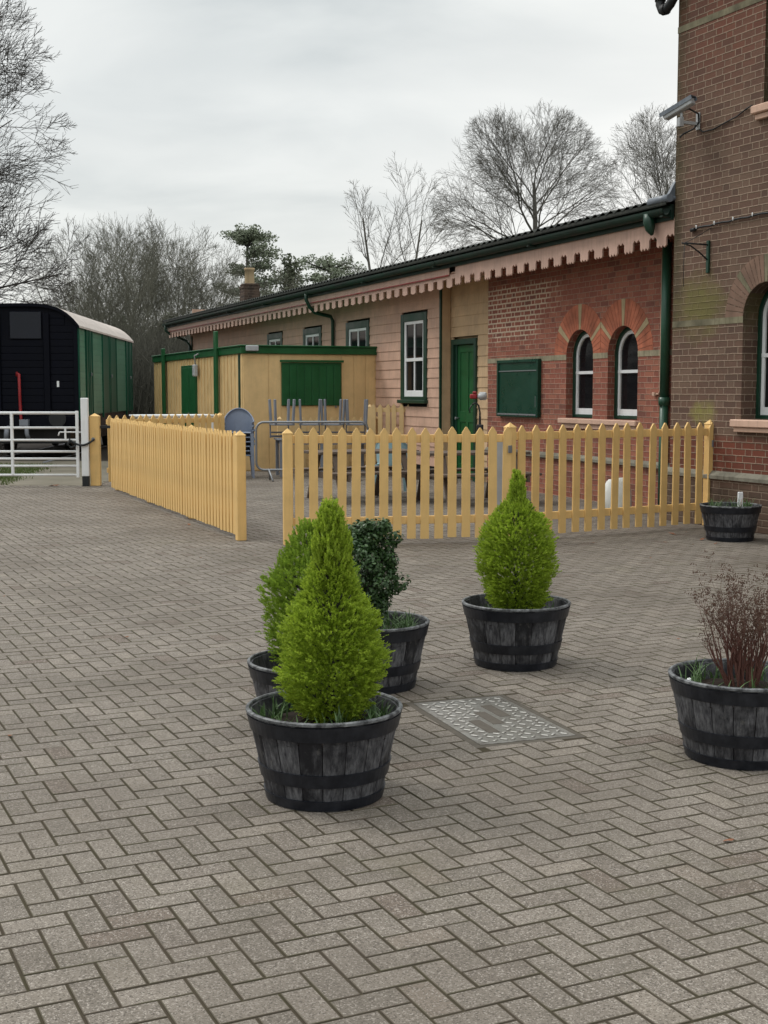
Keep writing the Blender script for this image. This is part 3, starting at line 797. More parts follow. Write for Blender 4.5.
# door
mb = MB(); a, b = 7.22, 8.28
mb.box(-a-.09, -a, Rr_-.05, Rr_+.06, 0, 2.56, .006); mb.box(-b, -b+.09, Rr_-.05, Rr_+.06, 0, 2.56, .006); mb.box(-b+.09, -a-.09, Rr_-.045, Rr_+.06, 2.46, 2.56, .006)
mb.box(-b+.09, -b+.15, Rr_+.0, Rr_+.06, 0, 2.46, .004)
fr = mb.build('door_frame', M['darkgreen'], st)
mb = MB(); d0, d1 = -b+.15, -a-.09; y0 = Rr_+.025
mb.box(d0, d1, y0+.014, y0+.04, .05, 2.45)
cx = (d0+d1)/2
for (x0, x1, z0, z1) in ((d0, d0+.11, .05, 2.45), (d1-.11, d1, .05, 2.45), (cx-.05, cx+.05, .29, 2.32), (d0+.11, d1-.11, 2.32, 2.45), (d0+.11, d1-.11, .05, .29), (d0+.11, cx-.05, 1.05, 1.25), (cx+.05, d1-.11, 1.05, 1.25)):
    mb.box(x0, x1, y0, y0+.0135, z0, z1, .004)
dr = mb.build('door', M['green'], st)
mb = MB(); mb.tube([(d0+.06, y0, 1.12), (d0+.06, y0-.05, 1.12)], .012, 8); mb.tube([(d0+.06, y0-.05, 1.12), (d0+.06, y0-.075, 1.12)], .026, 10); mb.build('handle', M['galv'], dr)
# sash windows
for (a, b) in SW:
    z0, z1 = 1.45, 3.12; y0 = Rb-.035
    mb = MB(); mb.box(-b, -b+.15, y0, Rb+.05, z0, z1, .006); mb.box(-a-.15, -a, y0, Rb+.05, z0, z1, .006); mb.box(-b+.15, -a-.15, y0+.003, Rb+.05, z1-.15, z1, .006); mb.box(-b-.04, -a+.04, y0-.06, Rb+.05, z0-.07, z0-.002, .008)
    mb.box(-b+.15, -a-.15, y0+.003, Rb+.05, z0, z0+.06, .004)
    wo = mb.build('window', M['darkgreen'], st)
    x0, x1 = -b+.15, -a-.15; zb, zt_ = z0+.06, z1-.15; zm = zb+(zt_-zb)*.49; cx = (x0+x1)/2
    mb = MB()
    for (p0, p1, q0, q1, yy) in ((x0, x0+.075, zb, zt_, 0), (x1-.075, x1, zb, zt_, 0), (x0+.075, x1-.075, zb, zb+.12, .002), (x0+.075, x1-.075, zt_-.06, zt_, .002), (x0+.075, x1-.075, zm-.032, zm+.032, -.006), (cx-.022, cx+.022, zb+.12, zm-.032, .004), (cx-.022, cx+.022, zm+.032, zt_-.06, .004)):
        mb.box(p0, p1, Rb-.012+yy, Rb+.035, q0, q1, .003)
    mb.build('frame', M['white'], wo)
    mb = MB(); mb.box(x0+.03, x1-.03, Rb+.012, Rb+.018, zb+.05, zt_-.03); mb.build('pane', M['glass'], wo)
# eaves: fascia, gutter, valances, roof
mb = MB(); mb.box(-.02, -29.45, -.03, .002, 3.71, 3.90); mb.build('fascia', M['gutter'], st)
mb = MB(); n = 10
for (ua, ub) in ((.05, 7.0), (7.02, 14.0), (14.02, 21.0), (21.02, 29.5)):
    prof = [(-.092+.062*math.cos(t), 3.845+.085*math.sin(t)) for t in [math.pi+math.pi*k/n for k in range(n+1)]]
    prof2 = [(-.092+.054*math.cos(t), 3.848+.076*math.sin(t)) for t in [2*math.pi-math.pi*k/n for k in range(n+1)]]
    mb.prism(prof+prof2, -ub, -ua, 'x')
for k in range(9):
    u = .06+k*3.5; mb.box(-u-.03, -u+.03, -.158, -.03, 3.74, 3.758)
mb.build('gutter', M['gutter'], st)
def valance(name, u0, u1, zt, zb, r, pitch, gapw, cut, mat, thick=.022, fancy=True):
    mb = MB(); n = int((u1-u0)/pitch); pitch = (u1-u0)/n
    for k in range(n):
        a = u0+k*pitch; gw = gapw*pitch
        t0, t1 = a+gw, a+pitch        # tooth
        h = cut; j = rnd.uniform(-.004, .004)
        if fancy:
            bw = (t1-t0)/3
            pts = [(a, zt), (t1, zt)]
            zig = [(t1, zb+.03), (t1-bw*.5, zb+j), (t1-bw, zb+.035), (t1-bw*1.5, zb+j), (t1-bw*2, zb+.035), (t1-bw*2.5, zb+j), (t0, zb+.03)]
            gap = [(t0, zb+h-.01), (t0-gw*.25, zb+h+.03), (t0-gw*.5, zb+h-.005), (t0-gw*.75, zb+h+.03), (a, zb+h-.01)]
            pts += zig+gap
        else:
            pts = [(a, zt), (t1, zt), (t1, zb+.02), ((t0+t1)/2, zb+j), (t0, zb+.02), (t0, zb+h), (a+gw/2, zb+h+.02), (a, zb+h)]
        # split: upper strip + tooth, kept as convex-ish pieces
        zc = zb+h+.04
        mb.prism([(-a, zt), (-t1, zt), (-t1, zc), (-a, zc)], r, r+thick, 'y')
        if fancy:
            mb.prism([(-t1, zc)]+[(-x, z) for x, z in zig]+[(-t0, zc)], r, r+thick, 'y')
            mb.prism([(-t0, zc)]+[(-x, z) for x, z in gap]+[(-a, zc)], r, r+thick, 'y')
        else:
            mb.prism([(-t1, zc), (-t1, zb+.02), (-(t0+t1)/2, zb+j), (-t0, zb+.02), (-t0, zc)], r, r+thick, 'y')
    return mb.build(name, mat, st)
valance('valance', .01, 6.47, 3.733, 3.395, .003, .365, .46, .125, M['pink'])
valance('valance', 6.49, 29.3, 3.60, 3.375, .035, .40, .45, .11, M['pink'], fancy=False)
mb = MB(); mb.box(-6.75, -29.3, .010, .034, 3.585, 3.733, .003); mb.build('valance_board', M['pink'], st)
mb = MB(); mb.box(-6.75, -29.3, .004, .0095, 3.578, 3.598); mb.build('valance_bead', M['red'], st)
mb = MB(); mb.box(.0, .02, -.0, .0, 0, 0) if False else None
mb = MB(); mb.prism([(-29.3, 3.73), (-29.3, 3.44), (-29.28, 3.44), (-29.28, 3.73)], .04, .6, 'y') ; mb.build('valance_return', M['pink'], st)
# roof: ribbed sheets
mb = MB(); pitch = .2; nr = int(29.6/pitch*4); vs = []; fs = []
rows = [(-.12, 3.925), (3.3, 4.56), (6.3, 4.03)]
for (y, z) in rows:
    for k in range(nr+1):
        u = k*pitch/4; dz = (0, .038, .050, .020)[k % 4]
        vs.append((-u-.02, y, z+dz))
for i in range(2):
    for k in range(nr): fs.append((i*(nr+1)+k, i*(nr+1)+k+1, (i+1)*(nr+1)+k+1, (i+1)*(nr+1)+k))
b = len(vs)
for (y, z) in rows:
    for k in (0, nr): vs.append((-k*pitch/4-.02, y, z-.03))
fs += [(b, b+1, b+3, b+2), (b+2, b+3, b+5, b+4)]
for k in range(nr): fs.append((k, k+1, b+1, b)) if False else None
mb.add(vs, fs)
mb.box(-.03, -29.6, -.115, -.10, 3.885, 3.935)
mb.build('roof', M['roofing'], st)
mb = MB(); mb.box(.015, -.42, -.13, .45, 3.94, 3.995, .02); mb.prism([(-.13, 3.97), (.9, 4.19), (.9, 4.42), (.2, 4.30), (-.0, 4.16), (-.09, 4.0)], -.06, -.005, 'x'); mb.tube([(.02, -.085, 3.965), (-.42, -.085, 3.965)], .05, 10); mb.build('lead_flashing', M['lead'], st)
mb = MB(); mb.tube([(-.42, -.095, 3.82), (-.42, -.095, 3.72), (-.40, -.09, 3.63), (-.37, -.08, 3.56)], [.07, .075, .06, .02], 10); mb.build('gutter_outlet', M['darkgreen'], st)
mb = MB(); mb.tube([(-.95, Rb-.07, 3.55), (-.95, Rb-.07, 1.52)], .061, 12); mb.tube([(-.95, Rb-.07, 1.50), (-.95, Rb-.07, .05)], .058, 12)
mb.tube([(-.95, Rb-.07, 1.42), (-.95, Rb-.07, 1.53)], .074, 12); mb.tube([(-.95, Rb-.07, 3.55), (-.91, .2, 3.68), (-.8, 0.05, 3.72)], .052, 12)
mb.build('downpipe', M['pipe'], st)
mb = MB(); mb.tube([(-1.13, Rb-.016, 3.7), (-1.13, Rb-.016, 1.62), (-1.16, Rb-.02, 1.57), (-1.24, Rb-.02, 1.57)], .013, 8); mb.box(-1.28, -1.22, Rb-.05, Rb-.002, 1.545, 1.595, .005); mb.build('conduit', M['sill'], st)
mb = MB(); u = 14.25; mb.tube([(-u, -.10, 3.80), (-u, -.10, 3.66), (-u, -.02, 3.50), (-u, .1, 3.38), (-u, Rb-.12, 3.30), (-u, Rb-.07, 3.2), (-u, Rb-.07, .05)], .042, 10)
mb.build('downpipe', M['darkgreen'], st)
mb = MB(); u = 29.2; mb.tube([(-u, -.10, 3.80), (-u, -.10, 3.62), (-u+.05, .05, 3.5), (-u+.2, .3, 3.4), (-u+.4, Rb-.07, 3.25), (-u+.75, Rb-.07, 3.1), (-u+.75, Rb-.07, .05)], .042, 10); mb.build('downpipe', M['darkgreen'], st)
for u in (28.3,):
    mb = MB(); mb.tube([(-u, Rb-.03, 2.95), (-u, Rb-.10, 3.12), (-u, .38, 3.28), (-u, .15, 3.36), (-u, .06, 3.37)], .03, 8); mb.box(-u-.03, -u+.03, Rb-.05, Rb-.017, 2.8, 3.4); mb.build('canopy_bracket', M['darkgreen'], st)
mb = MB(); mb.box(-UC-.05, -29.2, .06, Rb+.03, 3.62, 3.64); mb.box(-.03, -UE, .04, Rb-.002, 3.72, 3.735); mb.box(-UE-.01, -UC+.02, .06, Rr_-.03, 3.62, 3.64); mb.build('soffit', M['weather'], st)
# chimney
mb = MB(); cu, cr = 26.4, 2.0
mb.box(-cu-.27, -cu+.27, cr-.25, cr+.25, 4.2, 4.85); mb.box(-cu-.28, -cu+.28, cr-.27, cr+.27, 4.853, 4.92); mb.box(-cu-.25, -cu+.25, cr-.24, cr+.24, 4.923, 5.0, .02)
cst = mb.build('chimney', M['sooty'], st)
mb = MB(); mb.lathe([(.16, 4.98), (.15, 5.2), (.145, 5.40), (.165, 5.42), (.165, 5.49), (.12, 5.49), (.12, 5.1)], 20, (-cu, cr, 0)); mb.build('chimney_pot', M['pot'], cst)

# notice board
t = thing('notice_board', 'dark green empty notice board on the red brick wall beside the arched windows', 'notice board', stw(5.21, Rb, 1.66), RZ)
mb = MB()
hw_, hh = .725, .465
mb.box(-hw_, -hw_+.05, -.07, -.002, -hh, hh, .006); mb.box(hw_-.05, hw_, -.07, -.002, -hh, hh, .006); mb.box(-hw_+.05, hw_-.05, -.068, -.002, hh-.05, hh, .006); mb.box(-hw_+.05, hw_-.05, -.068, -.002, -hh, -hh+.05, .006); mb.build('frame', M['board_green'], t)
mb = MB(); mb.box(-hw_+.05, hw_-.05, -.045, -.004, -hh+.05, hh-.05); mb.build('panel', M['board_green'], t)
mb = MB(); mb.box(-hw_+.05, hw_-.05, -.056, -.0455, hh-.19, hh-.175); mb.box(-hw_+.05, hw_-.05, -.075, -.0685, -hh+.03, -hh+.055); mb.box(hw_-.07, hw_-.06, -.075, -.071, -.3, -.12); mb.build('trim_strip', M['galv'], t)

# ------------------------------------------------------------------ shed
SH = Vector((-2.83, 26.3, 0))
sh = thing('kiosk_hut', 'flat roofed buff boarded hut with green trim and a green shutter', 'hut', SH, A)
# local x along the gable end (to the right), y along the long side (away)
Wd, Ln, Ht = 2.86, 8.7, 2.47
mb = MB(); mb.box(0, Wd, 0, Ln, 0, Ht)
bw_ = .30
k = 0
y = .06
rr = random.Random(3)
while y < Ln-.1:
    mb.box(-.012, -.0005, y, min(y+.27, Ln-.02), .02, Ht-.11, .004); mb.box(-.030, -.0125, y+.235, min(y+.275, Ln-.02), .02, Ht-.11, .004); y += .29
x = .06
for (a, b) in ((.03, .52), (.535, .78), (.79, 2.08), (2.09, 2.36), (2.37, 2.62), (2.635, Wd-.03)):
    mb.box(a, b, -.012, -.0005, .02, Ht-.11, .004)
mb.build('wall', M['cream'], sh)
mb = MB(); mb.box(-.06, Wd+.06, -.06, Ln+.06, Ht-.10, Ht+.04, .008); mb.box(-.09, Wd+.09, -.09, Ln+.09, Ht+.041, Ht+.075, .008); mb.build('roof', M['green'], sh)
mb = MB(); mb.box(.79, 2.08, -.045, -.013, 1.32, 2.20, .004)
for k in range(8): mb.box(.80+k*.159, .80+k*.159+.150, -.058, -.0455, 1.33, 2.15, .006)
mb.box(.75, 2.12, -.085, -.046, 2.205, 2.25, .005)
mb.build('shutter', M['green'], sh)
mb = MB()
for x in (.9, 1.95): mb.box(x-.02, x+.02, -.07, -.046, 1.28, 1.315)
mb.build('bolt', M['galv'], sh)
mb = MB(); mb.box(-.05, -.013, 3.92, 5.42, 0, 2.22, .004); mb.box(-.058, -.0505, 3.95, 4.66, .03, 2.16, .003); mb.box(-.058, -.0505, 4.68, 5.38, .03, 2.16, .003); do = mb.build('door', M['green'], sh)
mb = MB(); mb.box(-.09, -.059, 4.55, 4.62, 1.0, 1.12, .004); mb.build('handle', M['galv'], do)
for y in (1.86, 7.22):
    mb = MB(); mb.box(-.125, -.061, y-.10, y+.10, 0, Ht+.42 if y < 3 else Ht+.22, .012); mb.build('post', M['green'], sh)
mb = MB(); mb.box(-.035, -.013, .18, .28, 0, Ht-.11, .004); mb.build('cover_strip', M['darkgreen'], sh)
mb = MB(); mb.box(-.16, -.062, 3.62, 3.80, 1.95, 2.22, .02); mb.tube([(-.1, 3.71, 2.2), (-.12, 3.71, 2.42), (-.08, 3.5, 2.46)], .016, 8); mb.build('outside_light', M['camgrey'], sh)
mb = MB(); mb.box(.03, .28, -.16, -.062, Ht-.05, Ht+.06, .012); mb.build('floodlight', M['camgrey'], sh)

# ------------------------------------------------------------------ fences
def picket_mesh(h, w=.092, t=.020):
    mb = MB(); hw = w/2; s = h-.062; c = .004
    mb.prism([(-hw+c, .045), (hw-c, .045), (hw, .05), (hw, s), (.006, h), (-.006, h), (-hw, s), (-hw, .05)], 0, t, 'y'); return mb
def post_mesh(h, w=.10):
    mb = MB(); mb.box(-w/2, w/2, -w/2, w/2, 0, h-.055, .006)
    e = w/2+.004
    mb.add([(-e, -e, h-.054), (e, -e, h-.054), (e, e, h-.054), (-e, e, h-.054), (0, 0, h)], [(0, 1, 4), (1, 2, 4), (2, 3, 4), (3, 0, 4), (3, 2, 1, 0)]); return mb
def fence(p, q, n, posts, label, h=1.16, ph=1.20, post_y=.06, group='yellow picket fences', pw=.10, picket_w=.092, mat='yellow', off=0.0, inner=None):
    p = Vector(p); q = Vector(q); d = q-p; L = d.length; a = math.atan2(d.y, d.x)
    t = thing('picket_fence', label, 'fence', (p.x, p.y, 0), a, group)
    mb = MB(); mb.box(.02, L-.02, .022, .062, 1.00-(1.16-h), 1.085-(1.16-h), .004); r1 = mb.build('rail', M[mat], t)
    mb = MB(); mb.box(.02, L-.02, .022, .062, .20, .285, .004); mb.build('rail', M[mat], t)
    base = picket_mesh(h, picket_w).build('picket', M[mat], t)
    sp = L/n
    for k in range(n):
        o = base if k == 0 else base.copy()
        if k: col.objects.link(o); o.parent = t
        o.location = (sp*(k+.5)+rnd.uniform(-.003, .003)+off, rnd.uniform(-.0015, .001), rnd.uniform(-.006, .008))
        o.rotation_euler = (rnd.uniform(-.004, .004), rnd.uniform(-.011, .011), 0)
    b2 = None
    for x in posts:
        if b2 is None: b2 = o = post_mesh(ph, pw).build('post', M[mat], t)
        else: o = b2.copy(); col.objects.link(o); o.parent = t
        o.location = (x, post_y if inner is None or x > L-.3 else inner, 0)
    return t
pA, pB, pC = (-1.015, 13.50), (1.37, 13.95), (3.94, 15.50)
LA = (Vector(pA)-Vector(pB)).length; LB = (Vector(pB)-Vector(pC)).length
f = fence((pA[0]+.04, pA[1]+.01), pB, 16, [-.02], 'yellow picket fence from the entrance post to the middle post, front run on the left', 1.225, 1.225, off=.02)
f2 = fence((pB[0], pB[1]), pC, 16, [.02, LB-.02], 'yellow picket fence running from the middle post to the brick house corner', 1.245, 1.275, off=.05)
for (par, x) in ((f2, -.02), (f2, LB-.02)):
    mb = MB(); mb.box(x-.03, x+.02, -.012, -.001, .95, 1.03, .003); mb.build('hinge_plate', M['galv'], par)
# the long one seen end-on: pickets face the yard on the left
f3 = fence((-4.47, 21.25), (-1.56, 13.97), 55, [7.82, .05, 2.6, 5.2], 'long yellow picket fence seen almost end on, running from the entrance towards the gate', 1.175, 1.19, post_y=.02, inner=.115)
f4 = fence((-4.80, 22.55), (-2.95, 24.3), 17, [2.45], 'yellow picket fence at the back, its points showing above the long end-on fence', 1.20, 1.22)
f5 = fence((-.28, 26.02), (.83, 25.7), 8, [-.02], 'short faded picket fence against the weatherboards right of the hut', 1.36, 1.36, mat='cream')
# fence behind the stacked furniture
f6 = fence((-2.1, 25.75), (-.1, 26.2), 14, [.05, 2.0], 'buff picket fence behind the upturned chairs in front of the hut', 1.10, 1.12, mat='cream')

t = thing('gate_post', 'white square gate post with a black foot', 'post', (-5.09, 22.17, 0), R(4))
mb = MB(); mb.box(-.06, .06, -.06, .06, .17, 1.50, .008); mb.build('shaft', M['white'], t)
mb = MB(); mb.box(-.057, .057, -.057, .057, 0, .17, .006); mb.build('foot', M['black'], t)
t = thing('fence_post', 'thick yellow post standing against the white gate post', 'post', (-4.945, 22.28, 0), R(4))
post_mesh(1.24, .165).build('shaft', M['yellow'], t)
mb = MB(); mb.box(.09, .26, -.03, .0, .98, 1.03, .004); mb.build('hinge', M['black'], t)
mb = MB(); mb.tube([(-.02, -.09, .80), (-.02, -.11, .80)], .03, 10); mb.build('ring', M['galv'], t)

gt = thing('field_gate', 'white tubular steel field gate with seven rails, closed', 'gate', (-5.20, 22.15, 0), 0)
mb = MB()
for z in (1.245, .995, .785, .59, .468, .345, .19):
    mb = MB(); mb.tube([(-3.62, 0, z), (-.03, 0, z)], .021 if z < 1.2 else .026, 10); mb.build('rail', M['white'], gt)
for x in (-3.62, -2.4, -1.13, -.02):
    mb = MB(); mb.box(x-.022, x+.022, -.028, .028, .15 if x > -.1 else .19, 1.28 if x > -.1 else 1.24, .004); mb.build('stile', M['white'], gt)
mb = MB(); mb.tube([(-.32, -.01, .92), (.06, -.01, .92)], .012, 8); mb.tube([(-.32, -.01, .92), (-.34, -.01, .86)], .012, 8); mb.box(-.235, -.205, -.02, .0, .79, 1.0); mb.build('latch', M['white'], gt)
mb = MB(); pts = [(-5.34+.03*k, 22.05+.004*k, .80-.10*math.sin(math.pi*k/14)+.0*k) for k in range(15)]
mb.tube(pts, .020, 6); mb.tube([(-5.32, 22.05, .80), (-5.36, 22.03, .72), (-5.30, 22.03, .66), (-5.22, 22.04, .70)], .016, 6)
tag(mb.build('chain', M['black']), 'black chain looped between the white gate and its post', 'chain')

# ------------------------------------------------------------------ goods van
vt = thing('railway_van', 'old railway van with black planked end and green side, standing beyond the white gate', 'railway van', (-8.62, 31.2, 0), R(3.4))
# local: y away along the van, x to the right
HW, VL, ZF, ZE, ZC = 1.30, 9.7, 1.02, 3.20, 3.66
def arc_top(n=16, hw=HW, e=ZE, c=ZC): 
    out = []
    for k in range(n+1):
        x = hw-2*hw*k/n; out.append((x, e+(c-e)*(1-(abs(x)/hw)**3.6)))
    return out
mb = MB(); poly = [(-HW, ZF), (HW, ZF)]+arc_top(); mb.prism(poly, 0, .04, 'y')
nb = 15
for k in range(nb):
    z0 = ZF+k*(ZE-ZF+.32)/nb; z1 = z0+(ZE-ZF+.32)/nb-.008
    xw = HW-.015 if z1 < ZE-.02 else HW*(.96 if z1 < 3.3 else .78)
    for (xa, xb) in ((-xw, -.66), (-.50, .50), (.66, xw)):
        if z1 > 2.95 and xa == -.50: continue
        if xb-xa > .05: mb.box(xa, xb, -.02, -.0005, z0, z1, .006)
ve = mb.build('end_wall', M['vanblack'], vt)
mb = MB()
for x in (-.58, .58): mb.box(x-.07, x+.07, -.075, -.021, ZF, 3.46, .008)
for x in (-1.26, 1.26): mb.box(x-.05, x+.05, -.05, -.021, ZF, ZE-.02, .008)
mb.build('end_post', M['vanblack'], vt)
mb = MB(); mb.box(-.27, .47, -.06, -.001, 2.86, 3.50, .01); mb.build('end_window', M['lead'] if False else paint('van_window_blank', (.012, .014, .022, 1), .35, .0, .3), vt)
mb = MB(); mb.box(-HW-.02, HW+.02, -.10, -.001, .78, ZF-.005, .01); mb.build('buffer_beam', M['vanblack'], vt)
for x in (-.87, .87):
    mb = MB(); mb.tube([(x, -.10, 1.02-.05), (x, -.40, .97)], .075, 12); mb.tube([(x, -.40, .97), (x, -.44, .97)], .20, 20); mb.build('buffer', M['black'], vt)
mb = MB(); mb.tube([(-.12, -.10, 1.98), (-.10, -.15, 2.05), (-.06, -.14, 2.02), (-.06, -.12, 1.5), (-.04, -.14, .95), (-.02, -.2, .80)], .036, 8); mb.build('brake_pipe', M['red'], vt)
mb = MB(); mb.tube([(.1, -.1, .85), (.1, -.25, .8), (.12, -.28, .6), (.15, -.25, .5)], .05, 8); mb.box(-.05, .15, -.3, -.1, .80, .95); mb.build('coupling', M['greymetal'], vt)
mb = MB(); mb.tube([(-.35, -.12, .75), (-.35, -.3, .7), (-.36, -.32, .5)], .06, 8); mb.build('hose', M['greymetal'], vt)
mb = MB(); mb.box(.80, .855, -.026, -.021, 1.72, 1.86, .002); mb.build('label_plate', M['white'], vt)
# side (right)
mb = MB(); mb.box(HW-.06, HW-.005, .04, VL, ZF, ZE); mb.box(-HW, -HW+.06, .04, VL, ZF, ZE); mb.box(-HW, HW, VL-.05, VL, ZF, ZE); mb.build('body', M['vangreen'], vt)
def vside(y0, y1, kind):
    mb = MB()
    if kind == 'p':
        z = ZF+.02
        while z < ZE-.06:
            mb.box(HW-.005, HW+.012, y0, y1, z, min(z+.145, ZE-.03), .004); z += .15
        mb.build('side_panel', M['vansheen'], vt)
    else:
        ym = (y0+y1)/2
        for (a, b) in ((y0, ym-.01), (ym+.01, y1)):
            mb = MB(); mb.box(HW-.005, HW+.022, a+.02, b-.01, ZF+.02, ZE-.06, .005)
            for yy in (a+.09, b-.09): mb.box(HW+.0225, HW+.040, yy-.05, yy+.05, ZF+.02, ZE-.06, .004)
            dd = mb.build('door', M['vangreen'], vt)
        mb = MB(); mb.box(HW+.056, HW+.085, ym-.05, ym+.05, 2.0, 2.08, .005); mb.build('handle', M['galv'], vt)
vside(.10, 1.0, 'p'); vside(1.05, 2.1, 'd'); vside(2.15, 3.65, 'p'); vside(3.7, 6.3, 'd'); vside(6.35, 8.2, 'p'); vside(8.25, 9.6, 'd')
for y in (.05, 3.68, 8.22):
    mb = MB(); mb.box(HW-.005, HW+.045, y-.04, y+.04, ZF-.1, ZE-.03, .006); mb.build('side_post', M['vangreen'], vt)
mb = MB()
top = arc_top(20, HW+.06, ZE-.02, ZC+.03); und = [(x, z-.05) for x, z in top]
mb.prism(top+und[::-1], -.06, VL+.08, 'y')
mb.build('roof', M['vanroof'], vt)
mb = MB(); top2 = arc_top(20, HW+.066, ZE-.03, ZC+.036); und2 = [(x, z-.075) for x, z in top2]; mb.prism(top2+und2[::-1], -.085, -.061, 'y'); mb.build('roof_trim', M['vanblack'], vt)
mb = MB(); mb.box(-HW+.05, HW-.05, .0, VL, .70, ZF-.01)
mb.box(-1.0, 1.0, .5, VL-.5, .35, .70); mb.build('underframe', M['black'], vt)
for y in (1.9, VL-1.9):
    for x in (-.75, .75):
        mb = MB(); mb.tube([(x-.06, y, .52), (x+.06, y, .52)], .52, 28); mb.tube([(x+.06, y, .52), (x+.09, y, .52)], .56 if False else .44, 28); mb.build('wheel', M['black'], vt)
    mb = MB(); mb.box(.92, 1.05, y-.5, y+.5, .45, .75, .02); mb.box(-1.05, -.92, y-.5, y+.5, .45, .75, .02); mb.build('spring', M['black'], vt)
mb = MB(); q = R(3.4)
for x in (-.75, .75): mb.box(x-.035, x+.035, -1.5, 30, -.015, .004)
o = mb.build('railway_track', M['greymetal']); structure(o); o.location = (-8.62, 31.2, 0); o.rotation_euler = (0, 0, q)

# ------------------------------------------------------------------ furniture in the yard
def plastic_chair(label, mat, loc, rz, group=None):
    t = thing('plastic_chair', label, 'chair', loc, rz, group)
    mb = MB(); mb.box(-.23, .23, -.24, .22, .41, .435, .012); mb.build('seat', M[mat], t)
    # back: curved sheet rising behind the seat and sweeping into the arms
    vs = []; fs = []; nu, nv = 20, 6
    for side in (0, 1):
        for j in range(nv+1):
            for i in range(nu+1):
                a = R(-28+236*i/nu); c = math.sin(a); s_ = max(0, c)
                rx = .275+.012*j/nv-.012*side
                ztop = .62+.25*s_**1.3
                zb = .40+.17*(1-s_)**2
                z = zb+(ztop-zb)*j/nv
                vs.append((rx*math.cos(a), .02+(.24-.012*side+.05*j/nv*s_)*c, z))
    W_ = nu+1; B = (nv+1)*W_
    for side in (0, 1):
        for j in range(nv):
            for i in range(nu): fs.append((side*B+j*W_+i, side*B+j*W_+i+1, side*B+(j+1)*W_+i+1, side*B+(j+1)*W_+i))
    for i in range(nu): fs.append((nv*W_+i, nv*W_+i+1, B+nv*W_+i+1, B+nv*W_+i))
    for j in range(nv):
        for i in (0, nu): fs.append((j*W_+i, (j+1)*W_+i, B+(j+1)*W_+i, B+j*W_+i))
    mb = MB(); mb.add(vs, fs, True)
    mb.tube([((.275+.006)*math.cos(R(-28+236*i/nu)), .02+(.245+.05*max(0, math.sin(R(-28+236*i/nu))))*math.sin(R(-28+236*i/nu)), .62+.25*max(0, math.sin(R(-28+236*i/nu)))**1.3) for i in range(nu+1)], .014, 6)
    for x in (-.12, .12): mb.tube([(x, .262, .44), (x, .30, .80)], .010, 6)
    mb.build('backrest', M[mat], t)
    for (x, y) in ((-.24, -.22), (.24, -.22), (-.22, .22), (.22, .22)):
        mb = MB(); mb.add([(x-.03, y-.03, .41), (x+.03, y-.03, .41), (x+.03, y+.03, .41), (x-.03, y+.03, .41), (x*1.1-.018, y*1.12-.018, 0), (x*1.1+.018, y*1.12-.018, 0), (x*1.1+.018, y*1.12+.018, 0), (x*1.1-.018, y*1.12+.018, 0)], [(0, 1, 2, 3), (7, 6, 5, 4), (0, 4, 5, 1), (1, 5, 6, 2), (2, 6, 7, 3), (3, 7, 4, 0)]); mb.build('leg', M[mat], t)
    return t
c0 = plastic_chair('blue grey plastic armchair, topmost of the stack beside the crowd barrier', 'grey_plastic', (-2.72, 24.4, .42), R(6), 'blue grey plastic chairs in a stack')
for k in range(5):
    c = copy_tree(c0); c.location = (-2.72+rnd.uniform(-.01, .01), 24.4, k*.084); c['label'] = 'blue grey plastic armchair inside the stack beside the crowd barrier, below the topmost'
plastic_chair('pale blue plastic chair whose rounded back shows above the front fence', 'blue', (.16, 20.6, .05), R(165))
# upturned metal chairs on tables
def garden_table(label, loc, rz, w, d, h, mat):
    t = thing('garden_table', label, 'table', loc, rz)
    mb = MB(); n = 6
    for k in range(n): mb.box(-w/2, w/2, -d/2+k*d/n+.004, -d/2+(k+1)*d/n-.004, h-.03, h, .004)
    mb.build('tabletop', M[mat], t)
    for sx in (-1, 1):
        for sy in (-1, 1):
            mb = MB(); mb.box(sx*(w/2-.06)-.03, sx*(w/2-.06)+.03, sy*(d/2-.06)-.03, sy*(d/2-.06)+.03, 0, h-.031, .006); mb.build('leg', M[mat], t)
    mb = MB(); mb.box(-w/2+.09, w/2-.09, -d/2+.05, -d/2+.07, h-.11, h-.032); mb.box(-w/2+.09, w/2-.09, d/2-.07, d/2-.05, h-.11, h-.032); mb.build('apron', M[mat], t)
    return t
garden_table('grey garden table under the left pair of upturned chairs', (-1.62, 24.9, 0), R(12), .9, .7, .72, 'greymetal')
garden_table('grey garden table under the right pair of upturned chairs', (-.72, 24.95, 0), R(12), .85, .7, .72, 'greymetal')
def upturned(label, loc, rz):
    t = thing('upturned_chair', label, 'chair', loc, rz, 'grey chairs upturned on tables')
    mb = MB(); mb.box(-.2, .2, -.2, .2, .245, .275, .006); mb.build('seat', M['greymetal'], t)
    mb = MB(); mb.bar((-.18, .19, .0), (-.18, .19, .245), .03, .02); mb.bar((.18, .19, .0), (.18, .19, .245), .03, .02); mb.box(-.18, .18, .18, .2, .01, .05, .004); mb.box(-.18, .18, .18, .2, .09, .12, .004); mb.build('backrest', M['greymetal'], t)
    for (x, y) in ((-.17, -.17), (.17, -.17), (-.17, .17), (.17, .17)):
        mb = MB(); mb.bar((x, y, .27), (x*1.12, y*1.15, .74), .075, .04, .006); mb.build('leg', M['greymetal'], t)
    return t
for lab, x, y, rz in (('grey upturned chair on the left garden table, nearest the plastic chair stack', -1.95, 24.9, 20), ('grey upturned chair on the left garden table, on its right half', -1.42, 24.95, 3), ('grey upturned chair on the right garden table, on its left half', -.98, 24.95, -8), ('grey upturned chair on the right garden table, rightmost of the four', -.53, 25.0, 6)):
    upturned(lab, (x, y, .721), R(rz))
